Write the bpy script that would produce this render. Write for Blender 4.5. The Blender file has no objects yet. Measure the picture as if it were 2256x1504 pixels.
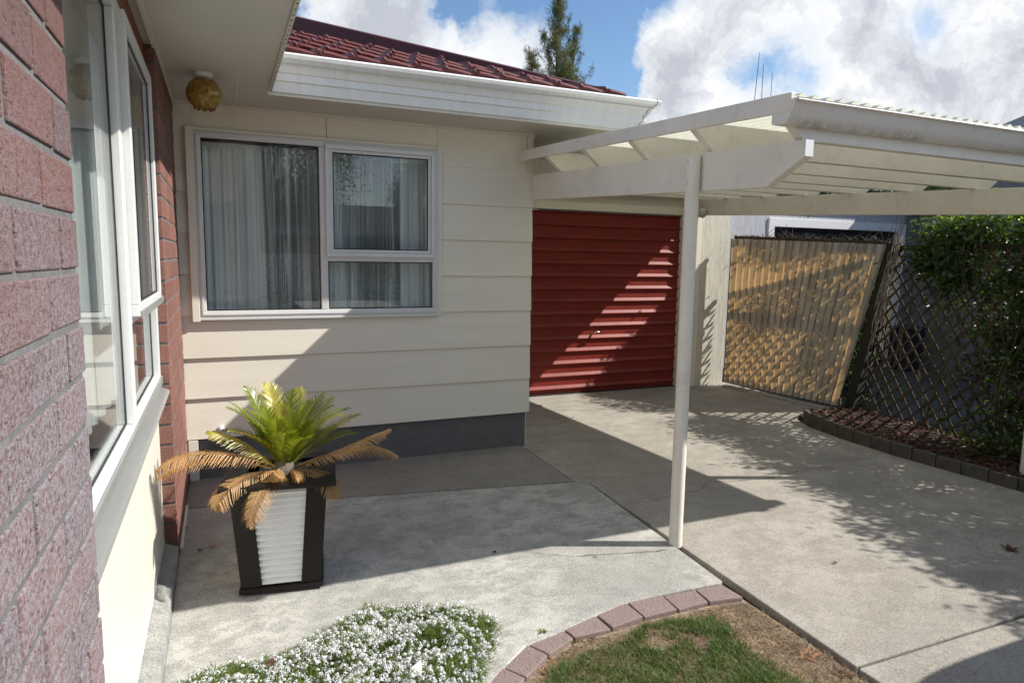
import bpy, math, random
import numpy as np
from mathutils import Vector, Matrix
random.seed(7); rng = np.random.default_rng(7)
R_ = math.radians
SC = bpy.context.scene
COL = SC.collection

# ------------------------------------------------------------------ camera numbers (also used to find directions)
F, YAW, PITCH, ROLL, EYE = 1471.6, R_(23.516), R_(7.063), R_(-0.8985), 1.55
def cam_axes():
    cy, sy, cp, sp = math.cos(YAW), math.sin(YAW), math.cos(PITCH), math.sin(PITCH)
    fwd = Vector((sy*cp, cy*cp, -sp)); right = Vector((cy, -sy, 0)); down = fwd.cross(right)
    cr, sr = math.cos(ROLL), math.sin(ROLL)
    return cr*right + sr*down, -sr*right + cr*down, fwd
AX, AY, AZ = cam_axes()
EYEV = Vector((0, 0, EYE))
def ray(x, y): return AX*(x-1128) + AY*(y-752) + AZ*F
def ony(x, y, Y): r = ray(x, y); return EYEV + r*(Y/r.y)
def onx(x, y, X): r = ray(x, y); return EYEV + r*(X/r.x)
def onz(x, y, z=0.0): r = ray(x, y); return EYEV + r*((z-EYE)/r.z)

# ------------------------------------------------------------------ mesh helpers
class MB:
    def __init__(s): s.v = []; s.f = []
    def add(s, vs, fs):
        n = len(s.v); s.v += [tuple(p) for p in vs]; s.f += [tuple(n+i for i in f) for f in fs]; return s
    def box(s, x0, x1, y0, y1, z0, z1):
        return s.add([(x0,y0,z0),(x1,y0,z0),(x1,y1,z0),(x0,y1,z0),(x0,y0,z1),(x1,y0,z1),(x1,y1,z1),(x0,y1,z1)],
              [(0,3,2,1),(4,5,6,7),(0,1,5,4),(1,2,6,5),(2,3,7,6),(3,0,4,7)])
    def hexa(s, b, t):   # 4 bottom points, 4 top points
        return s.add(list(b)+list(t), [(0,3,2,1),(4,5,6,7),(0,1,5,4),(1,2,6,5),(2,3,7,6),(3,0,4,7)])
    def prism(s, pts, d):  # closed polygon extruded along vector d
        n = len(pts); d = Vector(d); pts = [Vector(p) for p in pts]
        return s.add(pts+[p+d for p in pts], [tuple(range(n))[::-1], tuple(range(n, 2*n))]+[(i,(i+1)%n,n+(i+1)%n,n+i) for i in range(n)])
    def sheet(s, rows):   # grid of rows of points
        n = len(rows[0]); vs = [p for r in rows for p in r]
        return s.add(vs, [(i*n+j, i*n+j+1, (i+1)*n+j+1, (i+1)*n+j) for i in range(len(rows)-1) for j in range(n-1)])
    def tube(s, path, rad, n=8, caps=True):
        path = [Vector(p) for p in path]; m = len(path)
        rads = rad if hasattr(rad, '__len__') else [rad]*m
        vs = []
        for i, p in enumerate(path):
            t = (path[min(i+1, m-1)]-path[max(i-1, 0)]).normalized()
            u = t.orthogonal().normalized() if i == 0 else (u - t*u.dot(t)).normalized()
            w = t.cross(u)
            for k in range(n):
                a = 2*math.pi*k/n; vs.append(p+(u*math.cos(a)+w*math.sin(a))*rads[i])
        fs = [(i*n+k, i*n+(k+1)%n, (i+1)*n+(k+1)%n, (i+1)*n+k) for i in range(m-1) for k in range(n)]
        if caps: fs += [tuple(range(n))[::-1], tuple((m-1)*n+k for k in range(n))]
        return s.add(vs, fs)
    def lathe(s, prof, c, n=24):   # (r, z) profile round vertical axis
        vs = [(c[0]+r*math.cos(2*math.pi*k/n), c[1]+r*math.sin(2*math.pi*k/n), c[2]+z) for r, z in prof for k in range(n)]
        return s.add(vs, [(i*n+k, i*n+(k+1)%n, (i+1)*n+(k+1)%n, (i+1)*n+k) for i in range(len(prof)-1) for k in range(n)])
    def build(s, name, mat, parent=None, smooth=False, bevel=0, loc=None):
        me = bpy.data.meshes.new(name); me.from_pydata(s.v, [], s.f); me.update()
        mats = mat if isinstance(mat, list) else [mat]
        for m in mats: me.materials.append(m)
        if smooth: me.shade_smooth()
        o = bpy.data.objects.new(name, me); COL.objects.link(o)
        if parent is not None:
            w = Vector((0,0,0)); p = parent
            while p is not None: w += p.location; p = p.parent
            o.parent = parent; o.location = -w
            if loc is not None: o.location = loc
        elif loc is not None: o.location = loc
        if bevel:
            b = o.modifiers.new('bevel', 'BEVEL'); b.width = bevel; b.segments = 2; b.limit_method = 'ANGLE'; b.angle_limit = R_(40)
        return o
def npbuild(name, V, Fq, mat, parent=None, smooth=False, mi=None):
    """V (n,3) array, Fq (m,k) array of faces"""
    me = bpy.data.meshes.new(name); k = Fq.shape[1]
    me.vertices.add(len(V)); me.vertices.foreach_set('co', V.astype(np.float32).ravel())
    me.loops.add(Fq.size); me.loops.foreach_set('vertex_index', Fq.astype(np.int32).ravel())
    me.polygons.add(len(Fq)); me.polygons.foreach_set('loop_start', np.arange(0, Fq.size, k, dtype=np.int32))
    for m in (mat if isinstance(mat, list) else [mat]): me.materials.append(m)
    if mi is not None: me.polygons.foreach_set('material_index', np.asarray(mi, dtype=np.int32))
    me.update(calc_edges=True); me.validate()
    if smooth: me.shade_smooth()
    o = bpy.data.objects.new(name, me); COL.objects.link(o)
    if parent is not None:
        w = Vector((0,0,0)); p = parent
        while p is not None: w += p.location; p = p.parent
        o.parent = parent; o.location = -w
    return o
def tag(o, label=None, cat=None, group=None, kind=None):
    if label: o['label'] = label
    if cat: o['category'] = cat
    if group: o['group'] = group
    if kind: o['kind'] = kind
    return o
def thing(name, label, cat, loc=(0,0,0), group=None):
    o = bpy.data.objects.new(name, None); COL.objects.link(o); o.location = loc; o.empty_display_size = .1
    return tag(o, label, cat, group)
def rnd(a, b, n): return rng.uniform(a, b, n)

# ------------------------------------------------------------------ materials
def N(nt, t, **k):
    n = nt.nodes.new(t)
    for a, b in k.items():
        if a.startswith('i_'):
            key = a[2:]; key = int(key) if key.isdigit() else key.replace('_', ' ')
            n.inputs[key].default_value = b
        else: setattr(n, a, b)
    return n
def c4(c): return (c[0], c[1], c[2], 1)
def ramp(nt, stops, fac):
    r = N(nt, 'ShaderNodeValToRGB'); e = r.color_ramp.elements
    while len(e) < len(stops): e.new(0.5)
    for el, (p, c) in zip(e, stops): el.position = p; el.color = c4(c) if hasattr(c, '__len__') else (c, c, c, 1)
    nt.links.new(fac, r.inputs[0]); return r.outputs[0]
def noise(nt, vec, scale, detail=5, rough=.6, dist=0.0, mapscale=None):
    if mapscale:
        m = N(nt, 'ShaderNodeMapping'); m.inputs['Scale'].default_value = mapscale; nt.links.new(vec, m.inputs[0]); vec = m.outputs[0]
    n = N(nt, 'ShaderNodeTexNoise', i_Scale=scale, i_Detail=detail, i_Roughness=rough, i_Distortion=dist)
    nt.links.new(vec, n.inputs['Vector']); return n.outputs['Fac']
def mixc(nt, fac, a, b, mode='MIX'):
    m = N(nt, 'ShaderNodeMix', data_type='RGBA', blend_type=mode)
    for s, i in ((fac, 0), (a, 6), (b, 7)):
        if isinstance(s, (int, float)): m.inputs[i].default_value = s
        elif hasattr(s, '__len__'): m.inputs[i].default_value = c4(s)
        else: nt.links.new(s, m.inputs[i])
    return m.outputs[2]
def base_mat(name):
    m = bpy.data.materials.new(name); m.use_nodes = True; nt = m.node_tree
    b = nt.nodes['Principled BSDF']; tc = N(nt, 'ShaderNodeTexCoord')
    return m, nt, b, tc.outputs['Object']
def bump(nt, b, h, strength=.3, dist=.01):
    n = N(nt, 'ShaderNodeBump', i_Strength=strength, i_Distance=dist); nt.links.new(h, n.inputs['Height']); nt.links.new(n.outputs[0], b.inputs['Normal'])
def paint(name, col, rough=.5, var=.06, dirt=0.0, dirtcol=(.1,.09,.06), scale=3, bumps=.05, bscale=60, mapscale=None, spec=.5, fine=.04, metallic=0):
    m, nt, b, o = base_mat(name)
    n1 = noise(nt, o, scale, 5, .6, mapscale=mapscale); dk = [c*(1-var*2) for c in col]; lt = [min(1, c*(1+var)) for c in col]
    c = ramp(nt, [(.3, dk), (.7, lt)], n1)
    n2 = noise(nt, o, bscale, 3, .6, mapscale=mapscale)
    if fine: c = mixc(nt, fine*3, c, mixc(nt, n2, [x*.5 for x in col], [min(1, x*1.4) for x in col]))
    if dirt:
        d = noise(nt, o, 7, 8, .75, .4, mapscale=mapscale); f = ramp(nt, [(.52, 0), (.72, dirt)], d); c = mixc(nt, f, c, dirtcol)
        sp = noise(nt, o, 90, 2, .5); f2 = ramp(nt, [(.70, 0), (.74, dirt)], sp); c = mixc(nt, f2, c, [x*.5 for x in dirtcol])
    nt.links.new(c, b.inputs['Base Color']); b.inputs['Roughness'].default_value = rough; b.inputs['Specular IOR Level'].default_value = spec
    b.inputs['Metallic'].default_value = metallic
    if bumps: bump(nt, b, n2, bumps, .004)
    return m
M = {}
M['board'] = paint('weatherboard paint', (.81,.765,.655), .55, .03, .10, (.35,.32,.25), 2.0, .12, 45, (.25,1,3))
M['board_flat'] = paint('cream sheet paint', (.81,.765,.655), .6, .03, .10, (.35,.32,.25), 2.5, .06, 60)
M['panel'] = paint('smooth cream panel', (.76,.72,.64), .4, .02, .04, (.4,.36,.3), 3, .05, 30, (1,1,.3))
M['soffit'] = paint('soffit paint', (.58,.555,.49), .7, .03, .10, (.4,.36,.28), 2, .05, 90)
M['gutterw'] = paint('white gutter paint', (.80,.81,.80), .35, .03, .25, (.42,.44,.42), 3, .04, 40, (6,1,.5))
M['cpaint'] = paint('carport cream paint', (.79,.745,.665), .5, .05, .22, (.25,.22,.15), 2.2, .10, 55)
M['cgutter'] = paint('carport gutter paint', (.70,.69,.65), .4, .04, .35, (.28,.27,.18), 2.2, .08, 50)
m, nt, b, o = base_mat('carport gutter paint with moss'); sp = N(nt, 'ShaderNodeSeparateXYZ'); nt.links.new(o, sp.inputs[0])
mz = N(nt, 'ShaderNodeMapRange'); nt.links.new(sp.outputs[2], mz.inputs[0]); mz.inputs[1].default_value = 2.128; mz.inputs[2].default_value = 2.158; mz.inputs[3].default_value = 1; mz.inputs[4].default_value = 0
nn = noise(nt, o, 26, 6, .75, .3, (1,1,.35)); big = noise(nt, o, 1.3, 3, .6)
ad = N(nt, 'ShaderNodeMath', operation='MULTIPLY'); nt.links.new(mz.outputs[0], ad.inputs[0]); nt.links.new(ramp(nt, [(.50,0),(.60,1)], big), ad.inputs[1])
ad2 = N(nt, 'ShaderNodeMath', operation='MULTIPLY'); nt.links.new(ad.outputs[0], ad2.inputs[0]); nt.links.new(ramp(nt, [(.42,0),(.54,1)], nn), ad2.inputs[1])
cc = mixc(nt, ramp(nt, [(.55,0),(.75,.3)], noise(nt, o, 9, 6, .7)), (.72,.70,.66), (.35,.33,.25)); dm = N(nt, 'ShaderNodeMath', operation='MULTIPLY'); nt.links.new(ad2.outputs[0], dm.inputs[0]); dm.inputs[1].default_value = .6; cc = mixc(nt, dm.outputs[0], cc, (.17,.165,.08)); nt.links.new(cc, b.inputs['Base Color']); b.inputs['Roughness'].default_value = .45
M['cgutter'] = m
M['alu'] = paint('white aluminium joinery', (.70,.71,.71), .3, .02, .08, (.4,.36,.3), 4, 0, 60, spec=.6)
M['aluraw'] = paint('weathered grey sill metal', (.34,.35,.345), .35, .06, .15, (.2,.19,.17), 3, 0, 60, (1,.3,1), metallic=.3)
M['rubber'] = paint('black glazing rubber', (.012,.012,.013), .6, .02, 0, bumps=0)
M['interior'] = paint('dim interior walls', (.36,.35,.33), .8, .05)
M['dooredge'] = paint('dark gap', (.02,.018,.016), .8, .02)
M['redpanel'] = paint('red brown painted timber', (.22,.055,.035), .5, .06)
M['maroon'] = paint('maroon ridge metal', (.075,.010,.012), .45, .12, .05, (.12,.08,.07), 3, .05, 80)
M['footing'] = paint('rough grey footing', (.34,.345,.33), .95, .3, .5, (.10,.11,.10), 9, 1.0, 30)
M['foundation'] = paint('dark foundation plaster', (.135,.138,.138), .9, .10, .25, (.07,.07,.07), 12, 1.0, 60, fine=.16)
M['black'] = paint('black stained timber', (.011,.008,.007), .5, .2, .10, (.05,.045,.04), 8, .3, 70, (1,1,.2), spec=.3)
M['zinc'] = paint('white corrugated metal', (.80,.81,.82), .35, .02, .06, (.5,.48,.42), 3, 0, 60)
M['chrome'] = paint('chrome', (.7,.7,.72), .15, 0, 0, bumps=0, metallic=1)
M['edging'] = paint('mossy concrete edging', (.095,.088,.07), .9, .25, .5, (.05,.06,.03), 9, .6, 40)
M['fence'] = paint('old dark stained timber', (.075,.058,.04), .8, .3, .4, (.05,.06,.03), 9, .6, 50, (1,1,.15))
M['fencepost'] = paint('mossy black timber', (.022,.020,.014), .85, .3, .4, (.03,.05,.015), 9, .6, 50, (1,1,.15))
M['twig'] = paint('dead vine stems', (.30,.26,.21), .9, .2)
M['stem'] = paint('green brown stems', (.10,.09,.04), .8, .2)
M['bark'] = paint('bark', (.12,.10,.08), .9, .25, bumps=.5)
M['ngrey'] = paint('neighbour grey wall', (.19,.19,.205), .7, .05, .1, (.2,.2,.2), 2, .1, 40)
M['nwhite'] = paint('neighbour white trim', (.78,.78,.80), .45, .02)
M['ndoor'] = paint('charcoal ribbed door', (.02,.022,.026), .5, .1)
M['nroof'] = paint('dark roofing', (.03,.032,.036), .5, .1)
M['nconc'] = paint('neighbour driveway', (.075,.077,.082), .9, .1, .3, (.04,.04,.04), 1.5, .3, 60)
M['bulb'] = paint('frosted lamp glass', (.55,.53,.48), .25, .1)
M['soil'] = paint('dry dirt', (.34,.26,.19), .95, .35, .4, (.09,.06,.04), 12, 1.0, 60)
M['darksoil'] = paint('dark garden soil', (.05,.038,.028), .95, .4, .4, (.02,.015,.01), 12, 1.0, 50)
M['ground'] = paint('distant grass', (.07,.10,.035), .95, .3, .2, (.12,.11,.06), 1.2, .5, 20)

def concrete(name, lo, hi, stain, s=1.0, big=.8, seed=0.0):
    m, nt, b, o = base_mat(name)
    mp = N(nt, 'ShaderNodeMapping'); mp.inputs['Location'].default_value = (seed, seed*1.7, 0); nt.links.new(o, mp.inputs[0]); o = mp.outputs[0]
    a = noise(nt, o, big*s, 8, .70, .2); c = ramp(nt, [(.40, lo), (.57, hi)], a)
    d = noise(nt, o, 3.6*s, 10, .82, .25, (1, 1.25, 1)); c = mixc(nt, ramp(nt, [(.46, 0), (.52, .5), (.60, .95)], d), c, stain)
    e = noise(nt, o, 130, 3, .8); c = mixc(nt, .55, c, mixc(nt, ramp(nt, [(.3, 0), (.7, 1)], e), [x*.45 for x in lo], [min(.95, x*1.35) for x in hi]))
    g = noise(nt, o, 55, 4, .7); c = mixc(nt, ramp(nt, [(.66, 0), (.72, .6)], g), c, [x*.55 for x in stain])
    w = noise(nt, o, 2.3, 6, .7, 1.5); c = mixc(nt, ramp(nt, [(.60, 0), (.8, .35)], w), c, (hi[0]*.9, hi[1]*.78, hi[2]*.55))
    nt.links.new(c, b.inputs['Base Color']); b.inputs['Roughness'].default_value = .88; b.inputs['Specular IOR Level'].default_value = .25
    h = N(nt, 'ShaderNodeMath', operation='ADD'); nt.links.new(e, h.inputs[0]); nt.links.new(g, h.inputs[1]); bump(nt, b, h.outputs[0], .5, .004)
    return m
M['patio'] = concrete('old mottled patio concrete', (.23,.228,.215), (.54,.53,.49), (.11,.115,.105), 1.7)
M['drive'] = concrete('driveway concrete', (.27,.25,.22), (.42,.39,.345), (.19,.17,.145), .9, seed=3.1)
M['step'] = concrete('smooth grey slab', (.23,.213,.19), (.32,.30,.27), (.18,.168,.148), .8, seed=8.3)

M['footing'] = concrete('rough footing concrete', (.22,.225,.215), (.40,.40,.38), (.12,.125,.115), 3.0, seed=5.5)
def brickmat(name, c1, c2, white, amt, sc=55, grad=False):
    m, nt, b, o = base_mat(name)
    geo = N(nt, 'ShaderNodeNewGeometry')
    c = ramp(nt, [(0, c1), (.5, [(x+y)/2 for x, y in zip(c1, c2)]), (1, c2)], geo.outputs['Random Per Island'])
    a = noise(nt, o, sc, 5, .8, .1, (1, .75, .8)); f = ramp(nt, [(.36, 0), (.58, amt)], a)
    if grad:   # pale speckle is strongest low on the wall and varies brick by brick
        sp = N(nt, 'ShaderNodeSeparateXYZ'); nt.links.new(o, sp.inputs[0]); big = noise(nt, o, 3, 3, .6)
        ad = N(nt, 'ShaderNodeMath', operation='MULTIPLY_ADD'); nt.links.new(big, ad.inputs[0]); ad.inputs[1].default_value = -.5; nt.links.new(sp.outputs[2], ad.inputs[2])
        ad2 = N(nt, 'ShaderNodeMath', operation='MULTIPLY_ADD'); nt.links.new(geo.outputs['Random Per Island'], ad2.inputs[0]); ad2.inputs[1].default_value = .18; nt.links.new(ad.outputs[0], ad2.inputs[2])
        g = N(nt, 'ShaderNodeMapRange'); nt.links.new(ad2.outputs[0], g.inputs[0]); g.inputs[1].default_value = 1.0; g.inputs[2].default_value = 1.75; g.inputs[3].default_value = 1.0; g.inputs[4].default_value = .15
        mu = N(nt, 'ShaderNodeMath', operation='MULTIPLY'); nt.links.new(f, mu.inputs[0]); nt.links.new(g.outputs[0], mu.inputs[1]); f = mu.outputs[0]
    c = mixc(nt, f, c, white)
    d = noise(nt, o, 130, 3, .8, 0, (1, .4, 1)); c = mixc(nt, ramp(nt, [(.58, 0), (.66, .75)], d), c, [x*.25 for x in c1])
    nt.links.new(c, b.inputs['Base Color']); b.inputs['Roughness'].default_value = .75
    h = N(nt, 'ShaderNodeMath', operation='SUBTRACT'); nt.links.new(a, h.inputs[0]); nt.links.new(d, h.inputs[1]); bump(nt, b, h.outputs[0], .8, .005)
    return m
M['brick'] = brickmat('pale speckled red brick', (.100,.045,.040), (.175,.068,.050), (.33,.32,.36), .86, 150, True)
M['brick2'] = brickmat('red brick', (.15,.045,.030), (.235,.078,.048), (.30,.22,.20), .4, 120)
M['paver'] = brickmat('pink clay paver', (.20,.13,.12), (.25,.165,.15), (.33,.29,.27), .5, 90)
M['mortar'] = paint('grey mortar', (.145,.147,.15), .95, .15, .5, (.06,.06,.06), 14, .9, 70)

def glass(name, f0=.09):
    m = bpy.data.materials.new(name); m.use_nodes = True; nt = m.node_tree; nt.nodes.remove(nt.nodes['Principled BSDF'])
    out = nt.nodes['Material Output']; geo = N(nt, 'ShaderNodeNewGeometry'); dp = N(nt, 'ShaderNodeVectorMath', operation='DOT_PRODUCT')
    nt.links.new(geo.outputs['Normal'], dp.inputs[0]); nt.links.new(geo.outputs['Incoming'], dp.inputs[1])
    def mth(op, a, b_=None):
        n = N(nt, 'ShaderNodeMath', operation=op)
        for k, v in ((0, a), (1, b_)):
            if v is None: continue
            if isinstance(v, (int, float)): n.inputs[k].default_value = v
            else: nt.links.new(v, n.inputs[k])
        return n.outputs[0]
    p = mth('POWER', mth('SUBTRACT', 1.0, mth('ABSOLUTE', dp.outputs['Value'])), 4.6); fr = mth('ADD', mth('MULTIPLY', p, 1-f0), f0)
    g = N(nt, 'ShaderNodeBsdfGlossy', i_Roughness=.006); t = N(nt, 'ShaderNodeBsdfTransparent'); t.inputs[0].default_value = (.95,.98,.97,1); mx = N(nt, 'ShaderNodeMixShader')
    nt.links.new(fr, mx.inputs[0]); nt.links.new(t.outputs[0], mx.inputs[1]); nt.links.new(g.outputs[0], mx.inputs[2]); nt.links.new(mx.outputs[0], out.inputs[0])
    return m
M['glass'] = glass('window glass')

def translucent(name, col, tcol, amt, rough=.5, transp=0.0, var=.15, ns=6, mapscale=None, spec=.3, hue=None):
    """reflecting + light-passing thin sheet (leaf, fibreglass, net)"""
    m, nt, b, o = base_mat(name); out = nt.nodes['Material Output']
    n = noise(nt, o, ns, 4, .6, mapscale=mapscale)
    c = ramp(nt, [(.3, [x*(1-var*2) for x in col]), (.7, [min(1, x*(1+var)) for x in col])], n)
    if name.find('cycad') >= 0:
        oi = N(nt, 'ShaderNodeObjectInfo'); c = mixc(nt, 1.0, c, ramp(nt, [(0, .50), (1, 1.25)], oi.outputs['Random']), 'MULTIPLY')
    if hue:
        geo = N(nt, 'ShaderNodeNewGeometry'); c = mixc(nt, geo.outputs['Random Per Island'], c, hue)
    nt.links.new(c, b.inputs['Base Color']); b.inputs['Roughness'].default_value = rough; b.inputs['Specular IOR Level'].default_value = spec
    t = N(nt, 'ShaderNodeBsdfTranslucent'); t.inputs[0].default_value = c4(tcol)
    mx = N(nt, 'ShaderNodeMixShader'); mx.inputs[0].default_value = amt
    nt.links.new(b.outputs[0], mx.inputs[1]); nt.links.new(t.outputs[0], mx.inputs[2]); last = mx.outputs[0]
    if transp:
        tr = N(nt, 'ShaderNodeBsdfTransparent'); m2 = N(nt, 'ShaderNodeMixShader'); m2.inputs[0].default_value = transp
        nt.links.new(last, m2.inputs[1]); nt.links.new(tr.outputs[0], m2.inputs[2]); last = m2.outputs[0]
    nt.links.new(last, out.inputs[0]); return m
M['frp'] = translucent('green tinted fibreglass roofing', (.66,.65,.56), (.80,.81,.68), .36, .45)
M['gatefrp'] = translucent('aged fibreglass sheet', (.56,.54,.47), (.98,.58,.22), .27, .5, 0, .2, 9, (1,1,.2))
M['gateribshade'] = translucent('fibreglass sheet with painted rib shade', (.34,.32,.26), (.85,.46,.16), .22, .6, 0, .3, 12, (1,1,.15))  # darker trough colour stands in for shading between the ribs
M['leafg'] = translucent('vine leaf', (.022,.044,.010), (.10,.19,.018), .28, .35, var=.4, ns=4, spec=.6, hue=(.05,.085,.015))
M['leafy'] = translucent('young leaf', (.12,.19,.03), (.34,.50,.05), .4, .35, var=.3, ns=4)
M['treeleaf'] = translucent('casuarina foliage', (.15,.155,.06), (.20,.22,.06), .3, .6, var=.4, ns=1.5, hue=(.06,.075,.03))
M['treeleaf2'] = translucent('dark tree foliage', (.03,.05,.018), (.06,.10,.02), .2, .6, var=.4, ns=1)
M['cycad'] = translucent('green cycad frond', (.19,.25,.02), (.50,.56,.03), .28, .3, var=.25, ns=9, spec=.6)
M['cycady'] = translucent('yellowing cycad frond', (.42,.38,.05), (.70,.55,.05), .3, .35, var=.3, ns=9)
M['cycaddead'] = translucent('dead orange cycad frond', (.62,.38,.17), (.75,.42,.13), .28, .5, var=.25, ns=9)
M['grass'] = translucent('grass blade', (.065,.13,.022), (.17,.30,.04), .3, .5, var=.35, ns=5, hue=(.13,.18,.05))
M['straw'] = translucent('dry grass', (.36,.27,.17), (.3,.22,.1), .15, .7, var=.3, ns=6, hue=(.24,.17,.10))
M['alleaf'] = translucent('alyssum leaf', (.17,.24,.07), (.32,.42,.09), .3, .5, var=.3, ns=9, hue=(.09,.15,.03))
M['petal'] = translucent('white petals', (.82,.82,.84), (.8,.8,.85), .25, .6, var=.04)
M['deadleaf'] = translucent('fallen red leaf', (.17,.065,.042), (.18,.06,.03), .15, .6, var=.5, ns=30, hue=(.07,.038,.028))
M['deadleaf2'] = translucent('fallen tan leaf', (.50,.25,.14), (.4,.2,.1), .2, .6, var=.3, ns=30)

def netmat(name, a0, a1, lace):
    m, nt, b, o = base_mat(name); out = nt.nodes['Material Output']
    b.inputs['Base Color'].default_value = (.90,.91,.93,1); b.inputs['Roughness'].default_value = .9
    n = noise(nt, o, 4.0, 2, .5, .3, (2.6, 1, .05)); n2 = noise(nt, o, 9, 2, .5, 0, (3.0, 1, .03))
    al = ramp(nt, [(.46, a0), (.60, a1)], n); al2 = ramp(nt, [(.54, 0), (.57, .4), (.60, 0)], n2)
    add = N(nt, 'ShaderNodeMath', operation='ADD'); nt.links.new(al, add.inputs[0]); nt.links.new(al2, add.inputs[1]); al = add.outputs[0]
    if lace:
        v = N(nt, 'ShaderNodeTexVoronoi', i_Scale=110.0); nt.links.new(o, v.inputs['Vector'])
        sp = N(nt, 'ShaderNodeSeparateXYZ'); nt.links.new(o, sp.inputs[0])
        k = N(nt, 'ShaderNodeMath', operation='LESS_THAN'); nt.links.new(sp.outputs[2], k.inputs[0]); k.inputs[1].default_value = 1.56
        k2 = N(nt, 'ShaderNodeMath', operation='GREATER_THAN'); nt.links.new(v.outputs[0], k2.inputs[0]); k2.inputs[1].default_value = .5
        mu = N(nt, 'ShaderNodeMath', operation='MULTIPLY'); nt.links.new(k.outputs[0], mu.inputs[0]); nt.links.new(k2.outputs[0], mu.inputs[1])
        m2 = N(nt, 'ShaderNodeMath', operation='MULTIPLY_ADD'); nt.links.new(mu.outputs[0], m2.inputs[0]); m2.inputs[1].default_value = .2; nt.links.new(al, m2.inputs[2]); al = m2.outputs[0]
    tr = N(nt, 'ShaderNodeBsdfTransparent'); mx = N(nt, 'ShaderNodeMixShader')
    nt.links.new(al, mx.inputs[0]); nt.links.new(tr.outputs[0], mx.inputs[1]); nt.links.new(b.outputs[0], mx.inputs[2]); nt.links.new(mx.outputs[0], out.inputs[0])
    return m
M['net'] = netmat('sheer net', .22, .80, True)
M['net2'] = netmat('gathered net', .80, .97, False)
M['amber'] = None
m, nt, b, o = base_mat('amber glass'); b.inputs['Base Color'].default_value = (.75,.48,.06,1); b.inputs['Roughness'].default_value = .08
b.inputs['Transmission Weight'].default_value = .75; nn = noise(nt, o, 60, 3, .6); nt.links.new(ramp(nt, [(.35, (.45,.27,.02)), (.65, (.9,.68,.2))], nn), b.inputs['Base Color']); bump(nt, b, nn, .5, .006)
M['amber'] = m
m, nt, b, o = base_mat('red roller door'); nn = noise(nt, o, 2.5, 4, .6, 0, (1,1,4)); cc = ramp(nt, [(.3, (.17,.016,.010)), (.7, (.235,.026,.016))], nn)
d = noise(nt, o, 20, 6, .7); cc = mixc(nt, ramp(nt, [(.6, 0), (.8, .25)], d), cc, (.34,.12,.08)); nt.links.new(cc, b.inputs['Base Color']); b.inputs['Roughness'].default_value = .5; b.inputs['Specular IOR Level'].default_value = .35
bump(nt, b, noise(nt, o, 5, 2, .5), .35, .006); M['reddoor'] = m
m, nt, b, o = base_mat('red concrete tile'); nn = noise(nt, o, 9, 5, .7); nt.links.new(ramp(nt, [(.3, (.095,.020,.019)), (.7, (.155,.040,.036))], nn), b.inputs['Base Color']); b.inputs['Roughness'].default_value = .55; M['tile'] = m
def woodgrain(name, col, dark):
    m, nt, b, o = base_mat(name); w = noise(nt, o, 9, 5, .6, 1.2, (5, 5, .35)); w2 = noise(nt, o, 26, 3, .6, .8, (5, 5, .25))
    c = mixc(nt, ramp(nt, [(.50, 0), (.56, .7), (.62, 0)], w), col, dark); c = mixc(nt, ramp(nt, [(.52, 0), (.58, .5), (.64, 0)], w2), c, dark)
    nt.links.new(c, b.inputs['Base Color']); b.inputs['Roughness'].default_value = .7; bump(nt, b, w, .5, .01); return m
M['ply'] = woodgrain('cream grooved ply', (.68,.65,.56), (.42,.40,.34))
M['nply'] = woodgrain('pale grey grained cladding', (.50,.51,.55), (.30,.30,.33))

# ================================================================== GROUND
ZL = -.035
g = MB(); g.add([(-400,-400,-.16),(400,-400,-.16),(400,400,-.16),(-400,400,-.16)], [(0,1,2,3)]); tag(g.build('ground', M['ground']), kind='structure')
# slabs
def slab(name, pts, z0, z1, mat, bev=.006):
    b = MB(); b.prism([(x, y, z0) for x, y in pts], (0, 0, z1-z0)); return tag(b.build(name, mat, bevel=bev), kind='structure')
outer_px = [(1585,1283),(1460,1308),(1380,1328),(1300,1360),(1225,1395),(1160,1420),(1110,1470),(1060,1530)]
curve = [onz(x, y) for x, y in outer_px]
pat = [(-.25, 4.395), (-.25, 2.35), (.25, 2.05), (.55, 1.95)] + [(p.x, p.y) for p in reversed(curve)] + [(2.203, 2.43), (2.314, 3.925), (2.225, 3.985)]
slab('patio_slab', pat, -.12, 0, M['patio'])
slab('step_slab', [(-.25, 4.405), (2.222, 3.997), (2.245, 4.96), (-.25, 4.96)], -.12, .004, M['step'])
slab('driveway_slab', [(2.215, 1.685), (5.15, 1.66), (5.06, 2.68), (5.015, 3.62), (5.045, 4.18), (5.12, 4.60), (5.26, 4.88), (5.46, 5.02), (6.0, 5.02), (5.95, 7.0), (2.258, 7.0), (2.258, 4.96), (2.235, 3.99), (2.322, 3.93)], -.12, -.002, M['drive'])
slab('driveway', [(2.215, -14), (5.2, -14), (5.05, 1.65), (2.215, 1.673)], -.12, -.004, M['drive'])
slab('joint_soil', [(-.3,1.9), (6.3,1.9), (6.3,7.1), (-.3,7.1)], -.15, -.042, M['darksoil'], 0)
slab('lawn_dirt', [(-.24,-6), (2.213,-6), (2.205,2.41), (-.24,2.41)], -.15, -.026, M['soil'], 0)
slab('garden_soil', [(5.2,-2), (6.1,-2), (6.35,2.5), (6.2,5.05), (5.97,5.0), (5.47,4.99), (5.29,4.85), (5.17,4.6), (5.10,4.18), (5.07,3.6), (5.115,2.7), (5.2,1.5)], -.14, .03, M['darksoil'], 0)
slab('neighbour_driveway', [(6.35,-14), (16,-14), (16,7.0), (6.0,7.0), (6.0,5.1), (6.24,5.1), (6.4,2.5)], -.14, -.01, M['nconc'])

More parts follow.
